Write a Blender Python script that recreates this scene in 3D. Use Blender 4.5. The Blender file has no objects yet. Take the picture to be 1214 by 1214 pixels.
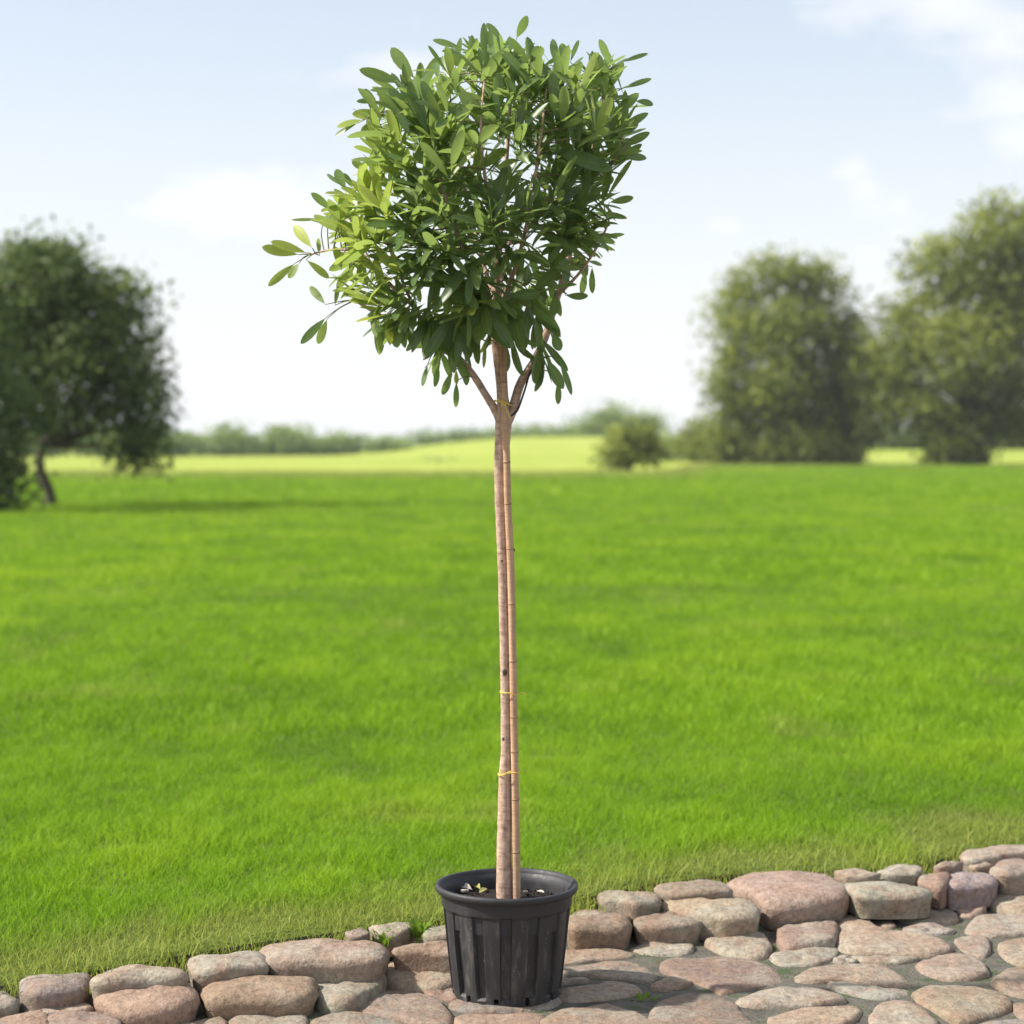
import bpy, bmesh, math, random
import numpy as np
from mathutils import Vector, Matrix

random.seed(7)
rng = np.random.default_rng(11)
scene = bpy.context.scene
col = scene.collection

# ------------------------------------------------------------------ camera
F = 2300.0                      # focal length in photo pixels (photo is 1214 px wide)
PITCH = math.atan(80.0 / F)     # horizon lies at y = 527
CAMZ = 1.40
cam_d = bpy.data.cameras.new('camera')
cam = bpy.data.objects.new('camera', cam_d)
col.objects.link(cam)
cam.location = (0, 0, CAMZ)
cam.rotation_euler = (math.pi / 2 - PITCH, 0, 0)
cam_d.sensor_width = 36.0
cam_d.lens = F / 1214.0 * 36.0
cam_d.clip_start = 0.05
cam_d.clip_end = 6000
cam_d.dof.use_dof = True
cam_d.dof.focus_distance = 4.93
cam_d.dof.aperture_fstop = 2.8
scene.camera = cam

# ------------------------------------------------------------------ light
SUN_AZ = math.radians(-94)      # from +Y (view direction) towards -X: from the left
SUN_EL = math.radians(42)
world = bpy.data.worlds.new('World')
scene.world = world
world.use_nodes = True
wn, wl = world.node_tree.nodes, world.node_tree.links
wn.clear()
w_out = wn.new('ShaderNodeOutputWorld')
sky = wn.new('ShaderNodeTexSky')
sky.sky_type = 'NISHITA'
sky.sun_disc = False
sky.sun_elevation = SUN_EL
sky.sun_rotation = SUN_AZ
sky.air_density = 1.0
sky.dust_density = 2.0
sky.ozone_density = 1.2
bg_sky = wn.new('ShaderNodeBackground'); bg_sky.inputs[1].default_value = 0.115
wl.new(sky.outputs[0], bg_sky.inputs[0])
bg_cl = wn.new('ShaderNodeBackground')
bg_cl.inputs[0].default_value = (0.965, 0.98, 1.0, 1)
bg_cl.inputs[1].default_value = 0.65
tc = wn.new('ShaderNodeTexCoord')
sep = wn.new('ShaderNodeSeparateXYZ'); wl.new(tc.outputs['Generated'], sep.inputs[0])
def wmath(op, a, b=None, clamp=False):
    m = wn.new('ShaderNodeMath'); m.operation = op; m.use_clamp = clamp
    for i, v in enumerate((a, b)):
        if v is None: continue
        if isinstance(v, (int, float)): m.inputs[i].default_value = v
        else: wl.new(v, m.inputs[i])
    return m.outputs[0]
# thin haze that whitens towards the horizon all round
hz = wn.new('ShaderNodeMapRange'); hz.interpolation_type = 'SMOOTHSTEP'
wl.new(sep.outputs['Z'], hz.inputs[0])
for i, v in zip((1, 2, 3, 4), (-0.02, 0.24, 1.0, 0.42)): hz.inputs[i].default_value = v
# drifting clouds
mp = wn.new('ShaderNodeMapping'); mp.inputs['Scale'].default_value = (5.5, 5.5, 12.0)
mp.inputs['Location'].default_value = (0.3, 1.7, 0.4)
wl.new(tc.outputs['Generated'], mp.inputs[0])
nz = wn.new('ShaderNodeTexNoise'); nz.inputs['Scale'].default_value = 1.0
nz.inputs['Detail'].default_value = 5.0; nz.inputs['Roughness'].default_value = 0.52
wl.new(mp.outputs[0], nz.inputs['Vector'])
cr = wn.new('ShaderNodeMapRange'); cr.interpolation_type = 'SMOOTHSTEP'
wl.new(nz.outputs[0], cr.inputs[0])
for i, v in zip((1, 2, 3, 4), (0.43, 0.68, 0.0, 0.9)): cr.inputs[i].default_value = v
fac = wmath('MAXIMUM', hz.outputs[0], cr.outputs[0])
# single cumulus clouds low over the trees on the right, lumpy outline from noise
nz2 = wn.new('ShaderNodeTexNoise'); nz2.inputs['Scale'].default_value = 42.0
nz2.inputs['Detail'].default_value = 4.0
wl.new(tc.outputs['Generated'], nz2.inputs['Vector'])
def cloud_dir(px, py):
    v = Vector(((px - 607) / F, 1.0, -(py - 607) / F)); v.rotate(Matrix.Rotation(-PITCH, 3, 'X'))
    return v.normalized()
for px, py, rx, rz in ((1028, 226, 64, 46), (1008, 203, 42, 32), (1066, 242, 48, 24), (1190, 105, 58, 36), (1218, 165, 62, 64), (855, 268, 66, 24), (1040, 300, 80, 26)):
    d = cloud_dir(px, py)
    sub = wn.new('ShaderNodeVectorMath'); sub.operation = 'SUBTRACT'
    wl.new(tc.outputs['Generated'], sub.inputs[0]); sub.inputs[1].default_value = d
    sc = wn.new('ShaderNodeVectorMath'); sc.operation = 'MULTIPLY'
    wl.new(sub.outputs[0], sc.inputs[0]); sc.inputs[1].default_value = (F / rx, F / rx, F / rz)
    ln = wn.new('ShaderNodeVectorMath'); ln.operation = 'LENGTH'; wl.new(sc.outputs[0], ln.inputs[0])
    off = wmath('ADD', ln.outputs['Value'], wmath('MULTIPLY', nz2.outputs[0], -1.5))
    mr = wn.new('ShaderNodeMapRange'); mr.interpolation_type = 'SMOOTHSTEP'; wl.new(off, mr.inputs[0])
    for i, v in zip((1, 2, 3, 4), (-0.8, 1.0, 0.85, 0.0)): mr.inputs[i].default_value = v
    fac = wmath('MAXIMUM', fac, mr.outputs[0])
mixs = wn.new('ShaderNodeMixShader')
wl.new(fac, mixs.inputs[0]); wl.new(bg_sky.outputs[0], mixs.inputs[1]); wl.new(bg_cl.outputs[0], mixs.inputs[2])
wl.new(mixs.outputs[0], w_out.inputs[0])

sun_d = bpy.data.lights.new('sun', 'SUN')
sun_d.energy = 4.4
sun_d.angle = math.radians(2.0)
sun_d.color = (1.0, 0.95, 0.86)
sun = bpy.data.objects.new('sun', sun_d)
col.objects.link(sun)
to_sun = Vector((math.sin(SUN_AZ) * math.cos(SUN_EL), math.cos(SUN_AZ) * math.cos(SUN_EL), math.sin(SUN_EL)))
sun.rotation_euler = to_sun.to_track_quat('Z', 'Y').to_euler()
sun.location = (-6, 6, 12)

vs = scene.view_settings
vs.view_transform = 'Standard'
vs.look = 'None'
vs.exposure = 0.74
vs.gamma = 1.0

# ------------------------------------------------------------------ helpers
CP, SP = math.cos(PITCH), math.sin(PITCH)
def ray(px, py):
    x, u = (px - 607.0) / F, -(py - 607.0) / F
    return np.array([x, CP + u * SP, u * CP - SP])      # camera looks along +Y, pitched down
def at(px, py, Y):
    d = ray(px, py); t = Y / d[1]
    return np.array([d[0] * t, Y, CAMZ + d[2] * t])
def gp(px, py, z=0.0):
    d = ray(px, py); t = (z - CAMZ) / d[2]
    return np.array([d[0] * t, d[1] * t, z])
def proj(P):
    P = np.asarray(P, float); x = P[..., 0]; y = P[..., 1]; z = P[..., 2] - CAMZ
    depth = y * CP - z * SP; up = y * SP + z * CP
    return np.stack([607 + F * x / depth, 607 - F * up / depth], -1), depth

def _hash(ix, iy, s):
    h = (ix.astype(np.int64) * 374761393 + iy.astype(np.int64) * 668265263 + s * 974711) & 0x7fffffff
    h = ((h ^ (h >> 13)) * 1274126177) & 0x7fffffff
    return ((h ^ (h >> 16)) & 0xffff) / 65535.0
def vnoise(x, y, s=0):
    x = np.asarray(x, float); y = np.asarray(y, float)
    ix, iy = np.floor(x), np.floor(y); fx, fy = x - ix, y - iy
    fx = fx * fx * (3 - 2 * fx); fy = fy * fy * (3 - 2 * fy)
    a = _hash(ix, iy, s); b = _hash(ix + 1, iy, s); c = _hash(ix, iy + 1, s); d = _hash(ix + 1, iy + 1, s)
    return (a * (1 - fx) + b * fx) * (1 - fy) + (c * (1 - fx) + d * fx) * fy
def fbm(x, y, s=0):
    return 0.55 * vnoise(x, y, s) + 0.3 * vnoise(x * 2.1, y * 2.1, s + 5) + 0.15 * vnoise(x * 4.3, y * 4.3, s + 9)
def sstep(a, b, x):
    t = np.clip((np.asarray(x, float) - a) / (b - a), 0, 1); return t * t * (3 - 2 * t)

def link(o, parent=None):
    col.objects.link(o)
    if parent is not None: o.parent = parent
    return o
def tag(o, label=None, cat=None, group=None, kind=None):
    if label: o['label'] = label
    if cat: o['category'] = cat
    if group: o['group'] = group
    if kind: o['kind'] = kind
    return o
def empty(name, loc=(0, 0, 0)):
    o = bpy.data.objects.new(name, None); o.location = loc; o.empty_display_size = 0.1
    return link(o)
def mesh(name, V, Fc, mat, parent=None, smooth=True, attrs=None, origin=None):
    """one mesh object from vertices (world) and faces; origin moves the object's own origin"""
    V = np.asarray(V, float)
    if parent is not None:
        pl = np.array(parent.location)
        if parent.parent is not None: pl = pl + np.array(parent.parent.location)
    else: pl = np.zeros(3)
    org = np.array(origin, float) if origin is not None else pl
    me = bpy.data.meshes.new(name)
    me.from_pydata((V - org).tolist(), [], [list(map(int, f)) for f in Fc])
    if attrs:
        for k, v in attrs.items():
            a = me.attributes.new(k, 'FLOAT', 'POINT'); a.data.foreach_set('value', np.asarray(v, np.float32))
    if smooth: me.polygons.foreach_set('use_smooth', [True] * len(me.polygons))
    me.materials.append(mat); me.update()
    o = bpy.data.objects.new(name, me); o.location = org - pl
    return link(o, parent)
def tri_mesh(name, V, T, mat, parent=None, attrs=None, smooth=False):
    V = np.ascontiguousarray(V, np.float32); T = np.ascontiguousarray(T, np.int32)
    if parent is not None: V = V - np.array(parent.location, np.float32)
    me = bpy.data.meshes.new(name)
    me.vertices.add(len(V)); me.vertices.foreach_set('co', V.ravel())
    me.loops.add(len(T) * 3); me.loops.foreach_set('vertex_index', T.ravel())
    me.polygons.add(len(T)); me.polygons.foreach_set('loop_start', np.arange(0, len(T) * 3, 3, dtype=np.int32))
    try: me.polygons.foreach_set('loop_total', np.full(len(T), 3, np.int32))
    except Exception: pass
    if smooth: me.polygons.foreach_set('use_smooth', np.ones(len(T), bool))
    me.update(calc_edges=True)
    if attrs:
        for k, v in attrs.items():
            a = me.attributes.new(k, 'FLOAT', 'POINT'); a.data.foreach_set('value', np.asarray(v, np.float32))
    me.materials.append(mat)
    return link(bpy.data.objects.new(name, me), parent)
def tube_geo(P, R, n=10, cap=True, bump=0.0, seed=0):
    P = [np.array(p, float) for p in P]; V, Fc = [], []
    ref = np.array([0.0, -1.0, 0.05])
    r_ = np.random.default_rng(seed)
    for i, p in enumerate(P):
        t = P[min(i + 1, len(P) - 1)] - P[max(i - 1, 0)]; t /= np.linalg.norm(t) + 1e-9
        u = np.cross(t, ref)
        if np.linalg.norm(u) < 1e-3: u = np.cross(t, np.array([1.0, 0, 0]))
        u /= np.linalg.norm(u); v = np.cross(t, u)
        for k in range(n):
            a = 2 * math.pi * k / n; rr = R[i] * (1 + bump * (r_.random() - 0.5))
            V.append(p + rr * (math.cos(a) * u + math.sin(a) * v))
    for i in range(len(P) - 1):
        for k in range(n):
            a, b = i * n + k, i * n + (k + 1) % n
            Fc.append((a, b, b + n, a + n))
    if cap:
        Fc.append(tuple(range(n - 1, -1, -1))); Fc.append(tuple((len(P) - 1) * n + k for k in range(n)))
    return V, Fc
def smooth_path(P, R, sub=5):
    P = [np.array(p, float) for p in P]; OP, OR = [], []
    for i in range(len(P) - 1):
        p0, p1, p2, p3 = P[max(i - 1, 0)], P[i], P[i + 1], P[min(i + 2, len(P) - 1)]
        for k in range(sub):
            t = k / sub
            OP.append(0.5 * (2 * p1 + (p2 - p0) * t + (2 * p0 - 5 * p1 + 4 * p2 - p3) * t * t + (3 * p1 - p0 - 3 * p2 + p3) * t ** 3))
            OR.append(R[i] * (1 - t) + R[i + 1] * t)
    OP.append(P[-1]); OR.append(R[-1])
    return OP, OR

# ------------------------------------------------------------------ materials
def new_mat(name):
    m = bpy.data.materials.new(name); m.use_nodes = True
    nt = m.node_tree; b = nt.nodes['Principled BSDF']
    return m, nt.nodes, nt.links, b
def n_noise(N, L, scale, detail=4, vec=None, rough=0.55):
    n = N.new('ShaderNodeTexNoise'); n.inputs['Scale'].default_value = scale
    n.inputs['Detail'].default_value = detail; n.inputs['Roughness'].default_value = rough
    if vec is not None: L.new(vec, n.inputs['Vector'])
    return n.outputs[0]
def n_ramp(N, L, fac, stops):
    r = N.new('ShaderNodeValToRGB'); e = r.color_ramp.elements
    while len(e) < len(stops): e.new(0.5)
    for i, (p, c) in enumerate(stops):
        e[i].position = p; e[i].color = (*c, 1) if len(c) == 3 else c
    L.new(fac, r.inputs[0]); return r.outputs[0]
def n_mix(N, L, fac, a, b, mode='MIX'):
    m = N.new('ShaderNodeMix'); m.data_type = 'RGBA'; m.blend_type = mode
    for sock, v in ((m.inputs['Factor'], fac), (m.inputs['A'], a), (m.inputs['B'], b)):
        if isinstance(v, (int, float)): sock.default_value = v
        elif isinstance(v, tuple): sock.default_value = (*v, 1)
        else: L.new(v, sock)
    return m.outputs['Result']
def n_bump(N, L, b, h, strength=0.4, dist=0.01):
    n = N.new('ShaderNodeBump'); n.inputs['Strength'].default_value = strength; n.inputs['Distance'].default_value = dist
    L.new(h, n.inputs['Height']); L.new(n.outputs[0], b.inputs['Normal'])
def n_map(N, L, src, scale):
    m = N.new('ShaderNodeMapping'); m.inputs['Scale'].default_value = scale; L.new(src, m.inputs[0]); return m.outputs[0]
def attr(N, name):
    a = N.new('ShaderNodeAttribute'); a.attribute_name = name; return a.outputs['Fac']
def add_translucent(N, L, b, color, amount):
    out = [n for n in N if n.type == 'OUTPUT_MATERIAL'][0]
    t = N.new('ShaderNodeBsdfTranslucent'); m = N.new('ShaderNodeMixShader'); m.inputs[0].default_value = amount
    L.new(color, t.inputs[0]); L.new(b.outputs[0], m.inputs[1]); L.new(t.outputs[0], m.inputs[2]); L.new(m.outputs[0], out.inputs[0])

def mat_leaf():
    m, N, L, b = new_mat('leaf')
    c = n_ramp(N, L, attr(N, 'tint'), [(0.0, (0.045, 0.090, 0.036)), (0.45, (0.140, 0.225, 0.078)), (0.75, (0.36, 0.44, 0.08)), (1.0, (0.56, 0.60, 0.10))])
    v = attr(N, 'vein')
    vr = N.new('ShaderNodeMapRange'); L.new(v, vr.inputs[0])
    for i, x in zip((1, 2, 3, 4), (0.0, 0.14, 0.55, 0.0)): vr.inputs[i].default_value = x
    c = n_mix(N, L, vr.outputs[0], c, (0.28, 0.34, 0.12))
    g = N.new('ShaderNodeNewGeometry')
    nn = n_noise(N, L, 60, 3, g.outputs['Position'])
    c = n_mix(N, L, 0.35, c, n_ramp(N, L, nn, [(0.3, (0.5, 0.5, 0.5)), (0.7, (1.0, 1.0, 1.0))]), 'MULTIPLY')
    bm = N.new('ShaderNodeMath'); bm.operation = 'MULTIPLY'; L.new(g.outputs['Backfacing'], bm.inputs[0]); bm.inputs[1].default_value = 0.22
    c = n_mix(N, L, bm.outputs[0], c, (0.17, 0.22, 0.11))
    L.new(c, b.inputs['Base Color']); b.inputs['Roughness'].default_value = 0.33
    b.inputs['Specular IOR Level'].default_value = 0.45
    tcol = n_mix(N, L, 0.6, c, (0.42, 0.57, 0.12))
    add_translucent(N, L, b, tcol, 0.46)
    return m
def mat_bark(name, c0, c1, ring=60.0):
    m, N, L, b = new_mat(name)
    g = N.new('ShaderNodeNewGeometry').outputs['Position']
    a = n_noise(N, L, 1.0, 5, n_map(N, L, g, (90, 90, ring)))
    a2 = n_noise(N, L, 1.0, 4, n_map(N, L, g, (30, 30, 170)))
    f = n_mix(N, L, 0.45, a, a2)
    L.new(n_ramp(N, L, f, [(0.33, c0), (0.62, c1)]), b.inputs['Base Color'])
    b.inputs['Roughness'].default_value = 0.85; b.inputs['Specular IOR Level'].default_value = 0.25
    n_bump(N, L, b, f, 0.7, 0.004)
    return m
def mat_plain(name, c, rough=0.8, var=0.3, scale=80, spec=0.3):
    m, N, L, b = new_mat(name)
    g = N.new('ShaderNodeNewGeometry').outputs['Position']
    a = n_noise(N, L, scale, 4, g)
    L.new(n_ramp(N, L, a, [(0.3, tuple(x * (1 - var) for x in c)), (0.7, tuple(min(1, x * (1 + var)) for x in c))]), b.inputs['Base Color'])
    b.inputs['Roughness'].default_value = rough; b.inputs['Specular IOR Level'].default_value = spec
    n_bump(N, L, b, a, 0.3, 0.003)
    return m
def mat_pot(dusty):
    m, N, L, b = new_mat('pot_plastic_dusty' if dusty else 'pot_plastic')
    tcn = N.new('ShaderNodeTexCoord').outputs['Object']
    a = n_noise(N, L, 1.0, 6, n_map(N, L, tcn, (26, 26, 7)), 0.62)
    s = n_noise(N, L, 1.0, 5, n_map(N, L, tcn, (70, 70, 12)), 0.7)
    f = n_mix(N, L, 0.5, a, s)
    sp = n_noise(N, L, 190, 2, tcn)
    zz = N.new('ShaderNodeSeparateXYZ'); L.new(tcn, zz.inputs[0])
    zm = N.new('ShaderNodeMapRange'); L.new(zz.outputs['Z'], zm.inputs[0])       # splashed soil clings to the ribbed lower part
    for i, v in zip((1, 2, 3, 4), (0.214, 0.228, 1.0, 0.25)): zm.inputs[i].default_value = v
    if dusty:
        c = n_ramp(N, L, f, [(0.36, (0.014, 0.014, 0.017)), (0.52, (0.030, 0.029, 0.030)), (0.66, (0.105, 0.094, 0.084))])
        c = n_mix(N, L, n_ramp(N, L, sp, [(0.70, (0, 0, 0)), (0.75, (1, 1, 1))]), c, (0.24, 0.23, 0.21))
        c = n_mix(N, L, zm.outputs[0], (0.020, 0.020, 0.023), c)
    else:
        c = n_ramp(N, L, f, [(0.4, (0.018, 0.018, 0.021)), (0.7, (0.032, 0.031, 0.034))])
    L.new(c, b.inputs['Base Color'])
    L.new(n_ramp(N, L, f, [(0.35, (0.42,) * 3), (0.65, (0.75,) * 3)]), b.inputs['Roughness'])
    n_bump(N, L, b, s, 0.12, 0.003)
    return m
def mat_stone():
    m, N, L, b = new_mat('field_stone')
    oi = N.new('ShaderNodeObjectInfo')
    g = N.new('ShaderNodeNewGeometry').outputs['Position']
    a = n_noise(N, L, 14, 6, g, 0.6); a2 = n_noise(N, L, 55, 5, g, 0.65); a3 = n_noise(N, L, 5.0, 3, g); a4 = n_noise(N, L, 260, 3, g)
    c = n_mix(N, L, n_ramp(N, L, a, [(0.38, (0, 0, 0)), (0.66, (0.75, 0.75, 0.75))]), oi.outputs['Color'], (0.30, 0.20, 0.145))
    c = n_mix(N, L, n_ramp(N, L, a3, [(0.50, (0, 0, 0)), (0.68, (0.7,) * 3)]), c, (0.36, 0.335, 0.275))
    c = n_mix(N, L, 0.75, c, n_ramp(N, L, a2, [(0.28, (0.42, 0.40, 0.38)), (0.5, (0.88, 0.87, 0.85)), (0.72, (1.25, 1.22, 1.18))]), 'MULTIPLY')
    c = n_mix(N, L, 0.5, c, n_ramp(N, L, a4, [(0.3, (0.55,) * 3), (0.65, (1.15,) * 3)]), 'MULTIPLY')
    L.new(c, b.inputs['Base Color']); b.inputs['Roughness'].default_value = 0.9; b.inputs['Specular IOR Level'].default_value = 0.2
    h = n_mix(N, L, 0.5, a, a2); n_bump(N, L, b, h, 0.75, 0.02)
    return m
def mat_mortar():
    m, N, L, b = new_mat('joint_sand')
    g = N.new('ShaderNodeNewGeometry').outputs['Position']
    a = n_noise(N, L, 9, 5, g); a2 = n_noise(N, L, 120, 4, g)
    c = n_ramp(N, L, a, [(0.35, (0.075, 0.068, 0.054)), (0.52, (0.13, 0.118, 0.094)), (0.64, (0.055, 0.08, 0.025))])
    c = n_mix(N, L, 0.6, c, n_ramp(N, L, a2, [(0.3, (0.5,) * 3), (0.7, (1.1,) * 3)]), 'MULTIPLY')
    L.new(c, b.inputs['Base Color']); b.inputs['Roughness'].default_value = 0.95
    n_bump(N, L, b, a2, 0.8, 0.01)
    return m
def mat_grass():
    m, N, L, b = new_mat('grass_blade')
    c = n_ramp(N, L, attr(N, 'tint'), [(0.0, (0.105, 0.235, 0.008)), (0.5, (0.215, 0.400, 0.012)), (1.0, (0.330, 0.490, 0.022))])
    c = n_mix(N, L, attr(N, 'dry'), c, (0.40, 0.37, 0.12))
    L.new(c, b.inputs['Base Color']); b.inputs['Roughness'].default_value = 0.6; b.inputs['Specular IOR Level'].default_value = 0.2
    add_translucent(N, L, b, c, 0.5)
    return m
def mat_ground(name, stops, sc=(0.35, 6.0), bump=0.03):
    m, N, L, b = new_mat(name)
    g = N.new('ShaderNodeNewGeometry').outputs['Position']
    a = n_noise(N, L, sc[0], 5, g); a2 = n_noise(N, L, sc[1], 4, g)
    f = n_mix(N, L, 0.4, a, a2)
    L.new(n_ramp(N, L, f, stops), b.inputs['Base Color']); b.inputs['Roughness'].default_value = 0.95; b.inputs['Specular IOR Level'].default_value = 0.1
    n_bump(N, L, b, a2, 0.6, bump)
    return m
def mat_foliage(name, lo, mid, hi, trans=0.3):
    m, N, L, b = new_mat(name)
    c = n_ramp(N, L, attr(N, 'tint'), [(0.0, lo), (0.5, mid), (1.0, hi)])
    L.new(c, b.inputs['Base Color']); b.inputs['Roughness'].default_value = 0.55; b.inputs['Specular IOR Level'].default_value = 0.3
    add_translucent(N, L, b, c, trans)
    return m
M = dict(
    leaf=mat_leaf(),
    bark=mat_bark('young_bark', (0.26, 0.165, 0.12), (0.58, 0.41, 0.31)),
    twig=mat_plain('green_twig', (0.17, 0.16, 0.07), 0.7),
    oldbark=mat_bark('old_bark', (0.03, 0.024, 0.018), (0.10, 0.08, 0.06), 4.0),
    cane=mat_bark('cane', (0.36, 0.215, 0.125), (0.55, 0.36, 0.225), 9.0),
    cane_node=mat_plain('cane_node', (0.33, 0.20, 0.115)),
    twine=mat_plain('yellow_twine', (0.72, 0.55, 0.10), 0.7, 0.2),
    pot=mat_pot(False), potd=mat_pot(True),
    soil=mat_plain('potting_soil', (0.014, 0.010, 0.008), 0.95, 0.6, 140),
    earth=mat_plain('bare_earth', (0.06, 0.05, 0.033), 0.95, 0.4, 60),
    chip=mat_plain('pale_chip', (0.42, 0.38, 0.33), 0.9, 0.25),
    dry=mat_plain('dry_leaf', (0.30, 0.28, 0.09), 0.7, 0.35, 60),
    stone=mat_stone(), mortar=mat_mortar(), grass=mat_grass(),
    lawn=mat_ground('lawn_soil', [(0.35, (0.07, 0.10, 0.02)), (0.65, (0.13, 0.17, 0.03))], (0.35, 25.0), 0.02),
    meadow=mat_ground('meadow_grass', [(0.3, (0.21, 0.29, 0.035)), (0.5, (0.30, 0.36, 0.055)), (0.7, (0.38, 0.40, 0.10))], (0.035, 0.5), 0.1),
    fol_dark=mat_foliage('dark_foliage', (0.06, 0.095, 0.03), (0.13, 0.185, 0.055), (0.26, 0.31, 0.085), 0.45),
    fol_olive=mat_foliage('olive_foliage', (0.085, 0.115, 0.022), (0.22, 0.26, 0.046), (0.42, 0.45, 0.085), 0.45),
    fol_pale=mat_foliage('pale_foliage', (0.15, 0.22, 0.07), (0.26, 0.35, 0.11), (0.37, 0.45, 0.15), 0.42),
)

# ------------------------------------------------------------------ ground: path, lawn, meadow
LAWN_Z = 0.088
edge_px = [(0, 1165), (100, 1149), (225, 1127), (310, 1113), (440, 1096), (540, 1086), (690, 1062), (780, 1043), (870, 1033), (990, 1029), (1100, 1022), (1150, 1004), (1214, 999)]
edge_z = [0.060, 0.076] + [LAWN_Z] * (len(edge_px) - 2)
edge = [gp(x, y, z) for (x, y), z in zip(edge_px, edge_z)]
e0, e1 = edge[0], edge[-1]
slope = (e1[1] - e0[1]) / (e1[0] - e0[0])
EX = np.array([-70.0] + [p[0] for p in edge] + [70.0])
EY = np.array([e0[1] + slope * (-70 - e0[0])] + [p[1] for p in edge] + [e1[1] + slope * (70 - e1[0])])
EZ = np.array([0.060] + edge_z + [LAWN_Z])
def edge_y(x): return np.interp(x, EX, EY)
def edge_z_at(x): return np.interp(x, EX, EZ)
def lawn_far(x):                      # where the mown lawn gives way to the meadow
    px = 607 + F * np.asarray(x) / 100.0
    return 90 + 36 * sstep(760, 900, px) + 8 * fbm(np.asarray(x) * 0.25, np.asarray(x) * 0.0 + 3.3, 61)
def lawn_z(x, y):
    d = y - edge_y(x)
    return LAWN_Z + (edge_z_at(x) - LAWN_Z) * sstep(1.2, 0.0, d) + 0.012 * sstep(0, 0.5, d) + (fbm(x * 0.5, y * 0.5, 3) - 0.5) * 0.05 * sstep(0.3, 4, d) - 0.03 * sstep(0.06, -0.06, d)
def meadow_z(x, y):
    px = 607 + F * x / np.maximum(y, 1)
    hill = 2.45 * sstep(130, 285, y) * sstep(380, 640, px) * (1 - 0.8 * sstep(300, 600, y))
    swell = (fbm(x * 0.012, y * 0.012, 21) - 0.45) * 0.5 * sstep(110, 200, y)
    return 0.095 + hill + swell

xs = np.concatenate([np.linspace(-70, -6, 30), np.linspace(-5.6, 5.6, 90), np.linspace(6, 70, 30)])
ts = np.concatenate([[-0.03, 0.0], np.linspace(0.001, 1, 70) ** 2.4])
V, Fc = [], []
nx = len(xs)
for j, t in enumerate(ts):
    for x in xs:
        X = x * (1 + 1.6 * max(t, 0))
        ye = edge_y(x); yf = lawn_far(X)
        if j == 0: V.append((x, ye + 0.02, -0.03))
        else:
            y = ye + 0.01 + t * (yf - ye - 0.01)
            V.append((X, y, float(lawn_z(X, y))))
for j in range(len(ts) - 1):
    for i in range(nx - 1):
        a = j * nx + i; Fc.append((a, a + 1, a + nx + 1, a + nx))
lawn = mesh('lawn', V, Fc, M['lawn']); tag(lawn, kind='structure')
lawn.data.materials.append(M['earth'])
for i_ in range(2 * (nx - 1)): lawn.data.polygons[i_].material_index = 1

xs = np.linspace(-1, 1, 161); xs = np.sign(xs) * (np.abs(xs) ** 1.7)
ys = np.concatenate([np.linspace(84, 330, 80), np.linspace(345, 3000, 30)])
V = []
for y in ys:
    for x in xs:
        X = x * (240 + 1.1 * y)
        V.append((X, y, float(meadow_z(np.array(X), np.array(y)))))
nx = len(xs)
Fc = [(j * nx + i, j * nx + i + 1, (j + 1) * nx + i + 1, (j + 1) * nx + i) for j in range(len(ys) - 1) for i in range(nx - 1)]
meadow = mesh('meadow', V, Fc, M['meadow']); tag(meadow, kind='structure')

V = [(-70, -45, -0.011), (70, -45, -0.011), (70, 48, -0.011), (-70, 48, -0.011)]
path = mesh('path', V, [(0, 1, 2, 3)], M['mortar']); tag(path, kind='structure')
# bed of earth and mortar that rises from the paving to the lawn and carries the kerb stones
V, Fc = [], []
bx = np.concatenate([np.linspace(-60, -4, 20), np.linspace(-3.8, 3.8, 120), np.linspace(4, 60, 20)])
prof_b = [(-0.42, -0.030), (-0.30, -0.022), (-0.20, -0.017), (-0.12, -0.004), (-0.06, 0.022), (0.0, 0.048), (0.05, 0.066)]
for x in bx:
    for o_, z_ in prof_b:
        f_ = float(edge_z_at(x)) / LAWN_Z
        V.append((x, float(edge_y(x)) + o_, z_ * (f_ if z_ > 0 else 1) + 0.012 * (float(vnoise(np.array(x * 11), np.array(o_ * 14), 4)) - 0.5)))
nb = len(prof_b)
for i in range(len(bx) - 1):
    for k in range(nb - 1): Fc.append((i * nb + k, (i + 1) * nb + k, (i + 1) * nb + k + 1, i * nb + k + 1))
kerb = mesh('kerb', V, Fc, M['mortar']); tag(kerb, kind='structure')

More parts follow.
